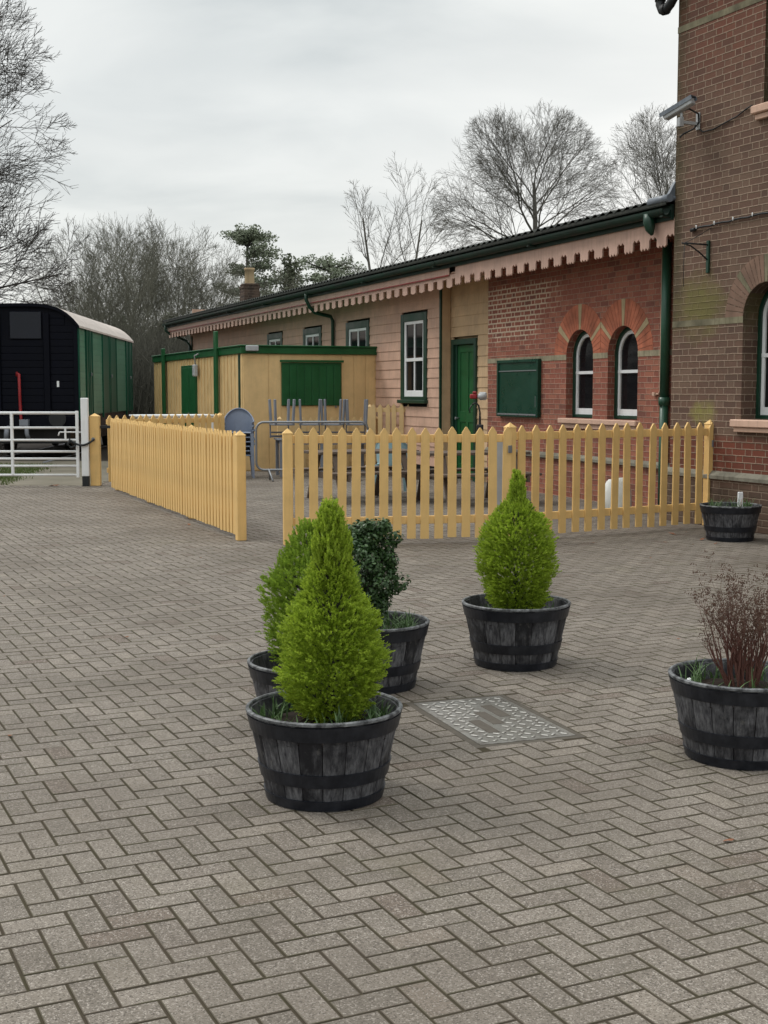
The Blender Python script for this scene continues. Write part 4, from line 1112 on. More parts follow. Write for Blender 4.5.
# barrier
t = thing('crowd_barrier', 'galvanised steel crowd barrier with rounded corners behind the front fence', 'barrier', (-2.30, 23.4, 0), R(7))
def rrect(w, z0, z1, r, n=6):
    pts = []
    for (cx, cz, a0) in ((w-r, z1-r, 0), (r, z1-r, 90), (r, z0+r, 180), (w-r, z0+r, 270)):
        for k in range(n+1): a = R(a0+90*k/n); pts.append((cx+r*math.cos(a), 0, cz+r*math.sin(a)))
    return pts+[pts[0]]
mb = MB(); mb.tube(rrect(2.02, .20, 1.06, .14), .021, 8); mb.build('frame', M['galv'], t)
mb = MB()
for k in range(1, 13): mb.tube([(.155*k, 0, .22), (.155*k, 0, 1.04)], .007, 5, cap=False)
mb.build('bars', M['galv'], t) if False else None
for x in (.22, 1.8):
    mb = MB(); mb.tube([(x, 0, .21), (x+.04, -.10, .10), (x+.07, -.22, .01)], .017, 6); mb.tube([(x, 0, .21), (x+.02, .10, .10), (x+.03, .22, .01)], .017, 6); mb.build('foot', M['galv'], t)
# picnic tables
def picnic(label, loc, rz, mat='oldwood'):
    t = thing('picnic_table', label, 'picnic table', loc, rz, 'wooden picnic tables')
    mb = MB()
    for k in range(5): mb.box(-.8, .8, -.36+k*.146, -.36+k*.146+.135, .70, .74, .005)
    mb.build('tabletop', M[mat], t)
    for s in (-1, 1):
        mb = MB()
        for k in range(2): mb.box(-.8, .8, s*.62-.14+k*.145, s*.62-.14+k*.145+.135, .42, .455, .005)
        mb.build('bench', M[mat], t)
    for x in (-.55, .55):
        mb = MB(); mb.bar((x, -.30, .70), (x, -.66, 0), .045, .09, .004, (1, 0, 0)); mb.bar((x, .30, .70), (x, .66, 0), .045, .09, .004, (1, 0, 0)); mb.box(x+.025, x+.065, -.76, .76, .33, .418, .004); mb.build('trestle', M[mat], t)
    return t
picnic('weathered wooden picnic table behind the left part of the front fence', (-.35, 19.3, 0), R(25))
picnic('weathered wooden picnic table behind the front fence, before the green door', (1.25, 18.9, 0), R(18))
# white tables behind the end-on fence
t = garden_table('white plastic table top showing above the back picket fence', (-4.05, 24.9, 0), R(21), 1.5, .8, 1.17, 'white')
# tool
t = thing('garden_tool', 'red and grey tool head on a curved black stem before the green door', 'tool', (1.42, 19.3, 0), R(-10))
mb = MB(); mb.tube([(0, 0, 0), (0, 0, .85), (.0, 0, 1.30), (-.02, 0, 1.40), (-.06, 0, 1.44), (-.11, 0, 1.42)], [.03, .03, .013, .013, .013, .013], 8); mb.box(-.05, .05, -.05, .05, .75, 1.12, .01); mb.build('stem', M['black'], t)
mb = MB(); mb.lathe([(.0, -.01), (.05, 0), (.075, .03), (.06, .07), (.0, .09)], 14, (.03, 0, 1.50)); mb.box(-.02, .10, -.03, .03, 1.48, 1.60, .02); mb.build('head', M['camgrey'], t)
mb = MB(); mb.box(-.15, -.04, -.04, .04, 1.50, 1.57, .015); mb.box(-.11, -.05, -.035, .035, 1.57, 1.61, .012); mb.build('grip', M['red'], t)
mb = MB(); mb.tube([(-.11, 0, 1.42), (-.15, 0, 1.36), (-.15, 0, 1.29)], .010, 6); mb.build('lever', M['black'], t)
# grey post
t = thing('bollard', 'pale grey square post behind the middle of the front fence', 'post', (1.58, 17.9, 0), R(10))
mb = MB(); mb.box(-.07, .07, -.07, .07, 0, .98, .012); mb.build('shaft', M['camgrey'], t); mb = MB(); mb.box(-.075, .075, -.075, .075, .981, 1.01, .012); mb.build('cap', M['camgrey'], t)
# sack
mb = MB(); n = 14; vs = []; fs = []
sr = random.Random(9)
lay = [(0, .17, .12), (.04, .21, .14), (.16, .215, .13), (.30, .19, .10), (.40, .15, .06), (.45, .10, .03)]
for (z, rx, ry) in lay:
    for k in range(n):
        a = 2*math.pi*k/n; j = 1+sr.uniform(-.10, .10); vs.append((rx*j*math.cos(a), ry*j*math.sin(a), z+sr.uniform(-.015, .015)*(z > 0)))
for i in range(len(lay)-1):
    for k in range(n): fs.append((i*n+k, i*n+(k+1) % n, (i+1)*n+(k+1) % n, (i+1)*n+k))
fs.append(tuple(range((len(lay)-1)*n, len(lay)*n)))
mb.add(vs, fs, True); o = mb.build('sack', M['sack']); o.location = (3.10, 17.3, 0.0)
tag(o, 'crumpled white plastic sack behind the pickets under the arched windows', 'sack')

# ------------------------------------------------------------------ planters
def planter(label, loc, s=1.0, rz=0.0, group='half barrel planters'):
    t = thing('barrel_planter', label, 'planter', loc, rz, group); t.scale = (s, s, s)
    Hh, Rb_, Rt = .365, .228, .308; n = 19; th = .015
    def rad(z): q = z/Hh; return Rb_+(Rt-Rb_)*q
    mb = MB()
    for k in range(n):
        w0 = rnd.uniform(-.04, .04)/n*6.28
        a0 = 2*math.pi*k/n+.006; a1 = 2*math.pi*(k+1)/n-.006
        vs = []; zz = [0, .09, .18, .27, .352]; off = rnd.uniform(-.001, .001)
        for z in zz:
            for a, dr in ((a0, -.0035), (a0*.85+a1*.15, 0), (a0*.15+a1*.85, 0), (a1, -.0035)): r = rad(z)+off+dr; vs.append((r*math.cos(a), r*math.sin(a), z))
            for a in (a1, a0): r = rad(z)-th; vs.append((r*math.cos(a), r*math.sin(a), z))
        fs = []
        for i in range(len(zz)-1):
            for j in range(6): fs.append((i*6+j, i*6+(j+1) % 6, (i+1)*6+(j+1) % 6, (i+1)*6+j))
        fs += [(5, 4, 3, 2, 1, 0), tuple(24+j for j in range(6))]
        mb.add(vs, fs)
    mb.lathe([(.0, .015), (Rb_-.01, .015)], n)
    mb.build('staves', M['stave'], t)
    mb = MB(); prof = [(Rt-.0135, .338), (Rt-.0135, .360), (Rt-.010, .365), (Rt-.002, .365), (Rt+.003, .361), (Rt+.003, .352), (Rt-.002, .349)]
    mb.lathe(prof, 64, smooth=False); mb.build('rim', M['rim'], t)
    for (za, zb_) in ((.286, .345), (.098, .152), (.004, .044)):
        mb = MB(); mb.lathe([(rad(za)-.002, za), (rad(za)+.005, za+.001), (rad(zb_)+.005, zb_-.001), (rad(zb_)-.002, zb_)], 64, smooth=False); mb.build('hoop', M['hoop'], t)
    mb = MB(); vs = [(0, 0, .325)]; fs = []; rs = (.06, .12, .18, .235, Rt-.022)
    for i, r in enumerate(rs):
        for k in range(36): a = 2*math.pi*k/36; vs.append((r*math.cos(a), r*math.sin(a), .318-.045*(r/.28)**2+rnd.uniform(-.008, .008)))
    for k in range(36): fs.append((0, 1+k, 1+(k+1) % 36))
    for i in range(len(rs)-1):
        for k in range(36): fs.append((1+i*36+k, 1+(i+1)*36+k, 1+(i+1)*36+(k+1) % 36, 1+i*36+(k+1) % 36))
    mb.add(vs, fs); mb.build('soil', M['soil'], t)
    return t
def conifer(name, label, cat, loc, prof, mat, n, seed, leaf=.030, wl=.0055, group=None, squash=1.0):
    """prof: list of (z, r). Upright feathery sprays spread through the crown's volume"""
    rg = random.Random(seed)
    t = thing(name, label, cat, loc, rg.uniform(0, 6), group)
    zs = [p[0] for p in prof]; rs = [p[1] for p in prof]
    def rad(z): return float(np.interp(z, zs, rs))
    tot = np.cumsum([rad(z)+.02 for z in np.linspace(zs[0], zs[-1], 200)]); tot = tot/tot[-1]; zz = np.linspace(zs[0], zs[-1], 200)
    mb = MB(); V = mb.v; Fc = mb.f
    for k in range(n):          # feathery sprays: a short axis with leaflets up both sides
        z = float(np.interp(rg.random(), tot, zz)); a = rg.uniform(0, 2*math.pi)
        rr_ = rad(z); hi = z > zs[-1]*.72
        lump = 1+.20*mnoise.noise(Vector((math.cos(a)*1.9+seed, math.sin(a)*1.9, z*9)))+.10*mnoise.noise(Vector((math.cos(a)*4+seed, math.sin(a)*4, z*22)))
        cl_ = mnoise.noise(Vector((math.cos(a)*rr_*34+seed, math.sin(a)*rr_*34, z*34)))
        if cl_ < -.16 and rg.random() < .55: continue
        lump *= 1+.14*max(-.3, cl_)
        fr_ = rg.uniform(.62, 1.0) if rg.random() < .75 else rg.uniform(.15, .7)
        r = rr_*lump*fr_
        p = Vector((r*math.cos(a), r*math.sin(a), z-.015))
        outw = Vector((math.cos(a), math.sin(a), 0))
        up_ = 1.5 if hi else .10+.75*(z-zs[0])/(zs[-1]*.72)
        d = (outw*rg.uniform(.6, 1.1)*(.5 if hi else 1)+Vector((0, 0, up_*rg.uniform(.7, 1.3)))+Vector((rg.gauss(0, .25), rg.gauss(0, .25), rg.gauss(0, .15)))).normalized()
        side = d.cross(Vector((rg.gauss(0, 1), rg.gauss(0, 1), rg.gauss(0, 1)))).normalized(); nrm = d.cross(side)
        L = leaf*rg.uniform(1.1, 2.0)*(1.7 if rg.random() < .05 else 1)
        for q in range(15):
            s_ = q/14; sg = 1 if q % 2 else -1
            b0 = p+d*L*s_*.85+nrm*rg.gauss(0, .002)
            dl = (d*rg.uniform(.8, 1.2)+side*sg*(.85-.5*s_)*rg.uniform(.6, 1.2)+nrm*rg.gauss(0, .35)).normalized()
            ln = leaf*(.62-.22*s_)*rg.uniform(.75, 1.25)
            wv = dl.cross(nrm+side*rg.gauss(0, .6)).normalized()*wl*rg.uniform(.75, 1.2)
            b = len(V); m1 = b0+dl*ln*.5
            V += [tuple(b0-wv*.4), tuple(b0+wv*.4), tuple(m1+wv), tuple(b0+dl*ln), tuple(m1-wv)]
            Fc.append((b, b+1, b+2, b+3, b+4))
    mb.sm = [False]*len(Fc); mb.mi = [0]*len(Fc)
    mb.build('foliage', M[mat], t, uv=False)
    mb = MB(); mb.tube([(0, 0, -.06), (0, .004, zs[-1]*.4), (0, 0, zs[-1]*.8)], [.018, .008, .002], 7); 
    for k in range(60):
        z = rg.uniform(zs[0]+.02, zs[-1]*.85); a = rg.uniform(0, 6.28); r = rad(z)*.75
        mb.tube([(0, 0, max(0, z-.08)), (r*.5*math.cos(a), r*.5*math.sin(a), z-.02), (r*math.cos(a), r*math.sin(a), z+.05)], [.005, .004, .002], 4, cap=False)
    mb.build('stem', M['bark_dark'], t)
    return t
def shoots(label, loc, R0, n, seed, L=(.08, .17), flowers=0, skip=.0, name='bulb_shoots'):
    rg = random.Random(seed); t = thing(name, label, 'plant', loc, 0)
    mb = MB()
    for k in range(n):
        cl_ = rg.randint(0, 14); ca = cl_*2.399; cr = R0*(.72+.24*((cl_*37) % 10)/10)
        x = cr*math.cos(ca)+rg.gauss(0, .022); y = cr*math.sin(ca)+rg.gauss(0, .022)
        if math.hypot(x, y) > R0: continue
        a = rg.uniform(0, 6.28); ln = rg.uniform(*L); lean = rg.uniform(.2, 1.1); w = rg.uniform(.003, .0055)
        d = Vector((math.cos(a), math.sin(a), 0)); sd_ = Vector((-d.y, d.x, 0))
        pts = []
        for i in range(5):
            s = i/4; pts.append(Vector((x, y, 0))+d*ln*lean*s*s*.8+Vector((0, 0, ln*(s-.38*lean*s*s))))
        vs = []; fs = []
        for i, p in enumerate(pts): ww = w*(1-.85*(i/4)**2); vs += [p-sd_*ww, p+sd_*ww]
        for i in range(4): fs.append((2*i, 2*i+1, 2*i+3, 2*i+2))
        mb.add(vs, fs)
    mb.build('leaves', M['shoot'], t, uv=False)
    if flowers:
        mb = MB()
        for k in range(flowers):
            a = rg.uniform(2.8, 5.0); r = R0*.85; x, y = r*math.cos(a), r*math.sin(a)
            mb.lathe([(.0, .0), (.010, .006), (.014, .016), (.010, .026), (.0, .03)], 8, (x, y, .03))
        mb.build('buds', M['white'], t)
    return t

PL = {'front': (-.237, 5.07), 'mid': (.778, 7.58), 'backR': (-.062, 7.0), 'backL': (-.335, 6.00), 'right': (1.572, 5.62), 'small': (3.76, 14.05)}
planter('dark half barrel planter nearest the camera, in front of the other tubs', (*PL['front'], 0), 1.0, .1)
planter('dark half barrel planter with a lime conifer, standing apart behind the manhole cover', (*PL['mid'], 0), 1.03, 1.3)
planter('dark half barrel planter holding the dark leafy bush, behind the nearest tub', (*PL['backR'], 0), 1.0, 2.1)
planter('dark half barrel planter mostly hidden at the left behind the nearest tub', (*PL['backL'], 0), .98, 3.3)
planter('dark half barrel planter cut off by the right edge, holding bare red stems', (*PL['right'], 0), 1.02, 4.0)
planter('small dark half barrel tub by the brown brick house wall', (*PL['small'], 0), 1.06, 5.2)
conifer('conifer_shrub', 'lime green teardrop conifer in the nearest barrel, tall pointed top', 'shrub', (PL['front'][0]+.03, PL['front'][1], .30), [(.0, .07), (.04, .105), (.09, .150), (.15, .182), (.22, .198), (.29, .200), (.36, .194), (.43, .180), (.475, .155), (.515, .112), (.57, .090), (.62, .080), (.70, .078), (.765, .066), (.83, .044), (.875, .02)], 'lime_leaf', 12000, 11, .0165, .0024, 'conifers in the barrels')
conifer('conifer_shrub', 'bright green conical conifer in the barrel behind the manhole cover', 'shrub', (*PL['mid'], .31), [(.0, .11), (.055, .150), (.11, .175), (.18, .195), (.25, .207), (.318, .217), (.387, .217), (.456, .208), (.525, .180), (.58, .135), (.62, .098), (.665, .058), (.706, .046), (.775, .038), (.83, .012)], 'lime_leaf', 10000, 23, .0180, .0028, 'conifers in the barrels')
conifer('conifer_shrub', 'deeper green conifer half hidden behind the lime conifer on the left', 'shrub', (PL['backL'][0]+.0, PL['backL'][1]+.02, .30), [(.0, .10), (.10, .165), (.20, .205), (.34, .222), (.46, .200), (.56, .140), (.66, .07), (.70, .03)], 'green_leaf', 5500, 31, .021, .0028, 'conifers in the barrels')
# broad-leaved bush
def leafy_bush(label, loc, seed):
    rg = random.Random(seed); t = thing('leafy_bush', label, 'shrub', loc, 0)
    mb = MB(); tips = []
    for k in range(9):
        a = rg.uniform(0, 6.28); r = rg.uniform(.02, .10)
        mb.tube([(rg.gauss(0, .01), rg.gauss(0, .01), -.03), (r*.4*math.cos(a), r*.4*math.sin(a), .14), (r*1.2*math.cos(a), r*1.2*math.sin(a), .36)], [.008, .006, .003], 5, cap=False)
    mb.build('stems', M['bark_dark'], t)
    mb = MB(); V = mb.v; Fc = mb.f
    clumps = []
    for k in range(110):
        a = rg.uniform(0, 6.28); z = rg.uniform(.06, .57); rmax = .175*math.sin(math.pi*min(1, (z-.0)/.64))**.6
        if z < .2: rmax *= .62
        r = rmax*math.sqrt(rg.random()); clumps.append((Vector((r*math.cos(a)+.01, r*math.sin(a), z)), rg.uniform(.028, .05)))
    for k in range(11500):
        c, s = clumps[rg.randrange(len(clumps))]
        dv_ = Vector((rg.gauss(0, 1), rg.gauss(0, 1), rg.gauss(0, 1))).normalized()
        p = c+dv_*s*rg.uniform(.6, 1.15)
        nrm = (dv_+Vector((0, 0, .7))+Vector((rg.gauss(0, .5), rg.gauss(0, .5), rg.gauss(0, .5)))).normalized()
        u = nrm.cross(Vector((rg.gauss(0, 1), rg.gauss(0, 1), rg.gauss(0, 1)))).normalized(); v_ = nrm.cross(u)
        L = rg.uniform(.008, .0135); w_ = L*.6
        b = len(V)
        V += [tuple(p-u*L), tuple(p-u*L*.3+v_*w_+nrm*.001), tuple(p+u*L*.6+v_*w_*.7), tuple(p+u*L), tuple(p+u*L*.6-v_*w_*.7), tuple(p-u*L*.3-v_*w_+nrm*.001)]
        Fc.append(tuple(range(b, b+6)))
    mb.sm = [False]*len(Fc); mb.mi = [0]*len(Fc)
    mb.build('foliage', M['box_leaf'], t, uv=False)
    return t
leafy_bush('dark green small leaved bush in the barrel behind the nearest one', (PL['backR'][0]-.02, PL['backR'][1], .32), 5)
# bare shrub with dried heads
def bare_shrub(label, loc, seed):
    rg = random.Random(seed); t = thing('bare_shrub', label, 'shrub', loc, 0)
    mb = MB(); heads = []
    def grow(p, d, L, r, lv):
        pts = [p]; rr_ = [r]; n = 4
        for i in range(n):
            d = (d+Vector((rg.gauss(0, .10), rg.gauss(0, .10), .06))).normalized(); p = p+d*L/n; pts.append(p); rr_.append(r*(1-.13*(i+1)))
        mb.tube(pts, rr_, 5 if lv < 2 else 4, cap=False)
        if lv < 4:
            for q in range(2 if lv in (1, 3) else 3):
                tt = rg.uniform(.45, 1.0) if q else 1.0
                i = min(n, int(tt*n)); az = rg.uniform(0, 6.28)
                dd = (d+Vector((math.cos(az), math.sin(az), 0))*rg.uniform(.25, .6)+Vector((0, 0, .1))).normalized()
                grow(pts[i], dd, L*rg.uniform(.45, .72), rr_[i]*.72, lv+1)
        else: heads.append((pts[-1], d))
    for k in range(27):
        a = rg.uniform(0, 6.28); sp = rg.uniform(.05, .46)
        grow(Vector((.05*math.cos(a), .05*math.sin(a), -.03)), Vector((math.cos(a)*sp, math.sin(a)*sp, 1)).normalized(), rg.uniform(.20, .265), .0064, 0)
    mb.build('stems', M['redstem'], t, uv=False)
    mb = MB()
    for p, d in heads:
        if p.z < .10: continue
        for k in range(rg.randint(3, 6)):
            q = p+Vector((rg.gauss(0, .006), rg.gauss(0, .006), rg.uniform(0, .012))); s = rg.uniform(.0014, .0032)
            mb.add([q+Vector((s, 0, 0)), q+Vector((-s, s, 0)), q+Vector((-s, -s, 0)), q+Vector((0, 0, s*1.6)), q-Vector((0, 0, s))], [(0, 1, 3), (1, 2, 3), (2, 0, 3), (1, 0, 4), (2, 1, 4), (0, 2, 4)])
    mb.build('flower_heads', M['dryhead'], t, uv=False)
    return t
bare_shrub('leafless reddish shrub with dried heads in the barrel at the right edge', (PL['right'][0]+.0, PL['right'][1], .31), 3)
shoots('thin green bulb shoots round the lime conifer in the nearest barrel', (*PL['front'], .285), .265, 260, 1, (.06, .13))
shoots('sparse green bulb shoots in the barrel behind the manhole cover', (*PL['mid'], .29), .265, 90, 2, (.04, .09))
shoots('thick tuft of green bulb shoots under the dark leafy bush', (*PL['backR'], .285), .25, 380, 3, (.08, .15))
shoots('green bulb shoots with white buds round the bare red shrub', (*PL['right'], .285), .265, 150, 4, (.08, .16), flowers=2)
shoots('wispy green shoots in the small tub by the house wall', (*PL['small'], .30), .24, 170, 6, (.10, .22))
t = thing('bark_chip', 'reddish piece of bark on the soil of the nearest barrel', 'bark', (PL['front'][0]-.10, PL['front'][1]-.20, .29), .3)
mb = MB(); mb.box(-.045, .045, -.02, .02, 0, .022, .008); mb.build('chip', M['rustmulch'], t)
t = thing('wooden_stake', 'short pale wooden stake standing in the small tub by the wall', 'stake', (3.83, 13.93, .26), .3)
mb = MB(); mb.box(-.03, .03, -.012, .012, 0, .27, .006); mb.build('blade', M['white'], t); mb = MB(); mb.bar((-.01, -.0135, .08), (.012, -.0135, .2), .008, .003); mb.build('mark', M['sill'], t)

# litter
def leaf_mesh():
    mb = MB(); mb.add([(-.035, 0, .002), (-.01, -.018, .012), (.02, -.014, .006), (.04, 0, .014), (.018, .016, .010), (-.012, .018, .004)], [(0, 1, 2, 3, 4, 5)]); return mb
lf = None; lr = random.Random(5)
spots_ = [(-1.69, 8.37, .75, .4), (-5.6, 22.0, 2.6, 0), (-2.35, 15.6, 1.0, 2), (3.45, 14.0, 1.3, 1), (3.25, 14.6, 1.1, 2.4), (-.9, 11.7, .8, 1)]
spots_ += [(lr.uniform(2.2, 3.9), lr.uniform(13.4, 14.9), lr.uniform(.4, .9), lr.uniform(0, 6)) for k in range(7)]+[(lr.uniform(-3, 3), lr.uniform(4, 13), lr.uniform(.25, .6), lr.uniform(0, 6)) for k in range(12)]
for (x, y, s, rz) in spots_:
    if lf is None: lf = o = leaf_mesh().build('fallen_leaf', M['rustmulch'], uv=False)
    else: o = lf.copy(); col.objects.link(o)
    o.location = (x, y, .003); o.scale = (s, s, s); o.rotation_euler = (0, 0, rz)
    tag(o, 'small brown dead leaf lying on the block paving', 'leaf', 'dead leaves on the paving')

# ------------------------------------------------------------------ trees
def tubes_fast(mb, pts, rad, n):
    """light tapered tube without caps"""
    V = mb.v; Fc = mb.f; b = len(V); m_ = len(pts)
    for i in range(m_):
        t = pts[min(i+1, m_-1)]-pts[max(i-1, 0)]
        x = t.orthogonal(); x.normalize(); y = t.cross(x); y.normalize()
        for k in range(n):
            an = 2*math.pi*k/n; q = pts[i]+(x*math.cos(an)+y*math.sin(an))*rad[i]; V.append((q.x, q.y, q.z))
    for i in range(m_-1):
        for k in range(n): Fc.append((b+i*n+k, b+i*n+(k+1) % n, b+(i+1)*n+(k+1) % n, b+(i+1)*n+k))
def bare_tree_mesh(seed, Ht, tr, crown_c, crown_r, z0, nch, ang=(70, 42, 40, 38, 36), trop=(.05, .05, .03, .02, .0), wig=.055, stems=1, twig=.006, lim=(.36, .52), outw=.05, tlen=None, ratio=.52):
    """trunk, then limbs that reach for the skin of an ellipsoid crown, then four more orders of branching"""
    rg = random.Random(seed); trunk = MB(); crown = MB(); cz = crown_c; rx, rz_ = crown_r
    levels = len(nch); tlen = tlen or Ht*.8
    def reach(p, d):                       # distance along d to the crown's skin
        px, py, pz = p.x/rx, p.y/rx, (p.z-cz)/rz_; dx, dy, dz = d.x/rx, d.y/rx, d.z/rz_
        a = dx*dx+dy*dy+dz*dz; b = px*dx+py*dy+pz*dz; c = px*px+py*py+pz*pz-1
        q = b*b-a*c
        return max(0.0, (-b+math.sqrt(q))/a) if q > 0 else 0.0
    def grow(p, d, L, r, lv):
        n = (7, 6, 4, 3, 2, 2)[lv]; pts = [p.copy()]; rr_ = [r]
        tp = trop[min(lv, 4)]; w_ = (1.1, 2.1, 1.8, 1.4, 1.2, 1.2)[lv]
        for i in range(n):
            d = (d+Vector((rg.gauss(0, wig*w_), rg.gauss(0, wig*w_), rg.gauss(0, wig)*.6*w_+tp))+(Vector((p.x/rx, p.y/rx, (p.z-cz)/rz_*.6))*outw if lv else Vector((0, 0, 0)))).normalized()
            p = p+d*(L/n); pts.append(p.copy()); s = (i+1)/n
            rr_.append(max(twig*.55, r*(1-.75*s)))
        tubes_fast(trunk if lv == 0 else crown, pts, rr_, (9, 5, 4, 3, 3, 3)[lv])
        if lv >= levels: return
        k_ = nch[lv]; az = rg.uniform(0, 6.28)
        for q in range(k_):
            lo = z0 if lv == 0 else .15
            s = min(lo+(1-lo)*((q+rg.random()*.9)/k_), .995)
            i = min(n-1, int(s*n)); f_ = s*n-i
            pp = pts[i].lerp(pts[i+1], f_); dd = (pts[i+1]-pts[i]).normalized(); rc = rr_[i]+(rr_[i+1]-rr_[i])*f_
            az += 2.4+rg.gauss(0, .45)
            o_ = dd.orthogonal().normalized(); o_.rotate(Matrix.Rotation(az, 3, dd))
            an = R(ang[lv]+rg.gauss(0, 8))
            if lv == 0: an *= 1.15-.75*((s-z0)/(1-z0))
            nd = dd*math.cos(an)+o_*math.sin(an); rch = reach(pp, nd)
            if lv == 0: ln = rch*rg.uniform(.80, 1.0)
            else: ln = min(L*ratio*rg.uniform(.75, 1.25)*(1.2-.5*s), rch*1.05+.25)
            if ln < .12: continue
            f2 = rg.uniform(*lim) if lv == 0 else rg.uniform(.50, .66)
            grow(pp, nd, ln, max(twig, rc*f2), lv+1)
    for k in range(stems):
        a = 6.28*k/stems+.5; d = Vector(((.2*math.cos(a) if stems > 1 else 0), (.2*math.sin(a) if stems > 1 else 0), 1)).normalized()
        grow(Vector((.15*math.cos(a)*(stems > 1), .15*math.sin(a)*(stems > 1), -.2)), d, tlen, tr, 0)
    for m_ in (trunk, crown): m_.sm = [True]*len(m_.f); m_.mi = [0]*len(m_.f)
    return trunk, crown
def tree(name, label, loc, meshes, mat, s=1.0, rz=0.0, group=None, extra=None):
    t = thing(name, label, 'tree', loc, rz, group); t.scale = (s, s, s)
    meshes[0].build('trunk', M[mat], t, uv=False); meshes[1].build('crown', M[mat], t, uv=False)
    if extra: extra(t)
    return t
def leaf_blob(mb, c, rx, ry, rz_, n, L, rg):
    V = mb.v; Fc = mb.f
    for k in range(n):
        d = Vector((rg.gauss(0, 1), rg.gauss(0, 1), rg.gauss(0, 1))).normalized(); q = rg.uniform(.45, 1.08)
        p = Vector(c)+Vector((d.x*rx, d.y*ry, d.z*rz_))*q
        u = Vector((rg.gauss(0, 1), rg.gauss(0, 1), rg.gauss(0, .6))).normalized(); v_ = u.orthogonal(); v_.rotate(Matrix.Rotation(rg.uniform(0, 6.28), 3, u)); l = L*rg.uniform(.6, 1.3)
        b = len(V); V += [tuple(p-u*l), tuple(p+v_*l*.45), tuple(p+u*l), tuple(p-v_*l*.45)]; Fc.append((b, b+1, b+2, b+3))
def close(mb): mb.sm = [False]*len(mb.f); mb.mi = [0]*len(mb.f); return mb

# big tree left of frame, its crown reaching in
tree('bare_tree', 'large dark bare tree at the left edge, its twigs reaching in above the van', (-13.6, 34, 0),
     bare_tree_mesh(101, 15.5, .30, 6.4, (5.5, 8.6), .08, (40, 11, 7, 6, 3), ang=(88, 38, 34, 32, 30), trop=(.0, .035, .05, .05, .04), twig=.0072, tlen=14.0, ratio=.53, lim=(.24, .36)), 'bark_dark')
# beech over the roof
tree('bare_tree', 'broad domed bare tree rising behind the brick end of the station roof', (6.55, 62, 0),
     bare_tree_mesh(203, 15, .30, 10.0, (4.35, 4.75), .52, (24, 9, 7, 5, 3), ang=(74, 35, 32, 30, 28), trop=(.0, .03, .015, .01, .0), twig=.0064, tlen=11.6, lim=(.34, .50), ratio=.54, outw=.07), 'bark')
tree('bare_tree', 'thin spreading bare tree partly hidden behind the tall brick house', (12.0, 55, 0),
     bare_tree_mesh(305, 13, .20, 8.6, (3.9, 4.6), .40, (18, 8, 6, 5, 3), ang=(66, 34, 32, 30, 28), trop=(.03, .06, .04, .02, .0), twig=.0065, tlen=10.5), 'bark')
# slim tree with an ivy clad stem
def ivy_stem(t):
    rg = random.Random(8); mb = MB()
    for k in range(14): leaf_blob(mb, (.48+.012*k+rg.gauss(0, .05), 0, 1+k*.40), .24, .24, .36, 120, .07, rg)
    for k in range(6): leaf_blob(mb, (0+rg.gauss(0, .05), 0, 1+k*.5), .2, .2, .36, 60, .06, rg)
    close(mb).build('ivy', M['ivy'], t, uv=False)
tree('bare_tree', 'slim pale bare tree with an ivy wrapped stem behind the station roof', (.42, 52, 0),
     bare_tree_mesh(407, 10.2, .12, 7.0, (2.3, 3.7), .40, (9, 6, 5, 4), ang=(46, 32, 30, 28), trop=(.04, .09, .06, .02, .0), twig=.0065, tlen=8.6, stems=2), 'bark', extra=ivy_stem)
# woodland on the left: two mesh sets, copied
W1 = bare_tree_mesh(511, 10, .10, 5.6, (2.6, 5.0), .12, (16, 8, 6, 4), ang=(56, 34, 30, 28, 28), trop=(.04, .10, .07, .03, .0), twig=.0075, tlen=7.6)
W2 = bare_tree_mesh(613, 10, .08, 5.4, (2.3, 5.0), .10, (12, 7, 5, 4), ang=(50, 32, 30, 28, 28), trop=(.04, .10, .07, .03, .0), twig=.0075, tlen=7.6, stems=2)
def ivyA(t):
    rg = random.Random(18); mb = MB()
    for k in range(16): leaf_blob(mb, (rg.gauss(0, .15), rg.gauss(0, .15), .4+k*.32), .42, .42, .34, 130, .085, rg)
    close(mb).build('ivy', M['ivy'], t, uv=False)
wa = tree('woodland_tree', 'bare woodland tree', (-13.2, 66, 0), W1, 'bark_wood', 1.0, 0, 'bare trees of the wood beyond the van', extra=ivyA)
wb = tree('woodland_tree', 'bare woodland tree', (-14.9, 66, 0), W2, 'bark_wood', 1.0, 0, 'bare trees of the wood beyond the van')
wa['label'] = 'ivy wrapped bare tree in the middle of the wood beyond the van, among the tallest'
wb['label'] = 'many stemmed bare tree towards the left of the wood beyond the van'
spots = [(-16.0, 64, .58, 'b'), (-17.2, 72, .60, 'a'), (-16.0, 72, .80, 'a'), (-14.4, 70, 1.04, 'b'), (-12.2, 62, .96, 'b'), (-11.0, 68, 1.04, 'a'), (-10.0, 64, .90, 'b'), (-9.3, 74, .96, 'a'), (-8.3, 68, .80, 'b'), (-7.1, 66, .72, 'a'), (-13.8, 58, .80, 'a'), (-10.9, 57, .72, 'b'), (-6.0, 74, .86, 'b'), (-4.3, 78, .80, 'a'), (-2.3, 76, .78, 'b'), (-14.3, 57, .52, 'b'), (-12.9, 60, .9, 'b'), (-11.7, 71, 1.0, 'b'), (-14.6, 74, 1.0, 'a'), (-9.6, 69, .9, 'a'), (-12.5, 75, 1.05, 'a')]
for i, (x, y, s, kd) in enumerate(spots):
    c = copy_tree(wa if kd == 'a' else wb); c.location = (x, y, 0); c.scale = (s*1.08, s*1.08, s); c.rotation_euler = (0, 0, i*1.37)
    c['label'] = 'bare grey tree in the crowded wood between the van and the station roof'
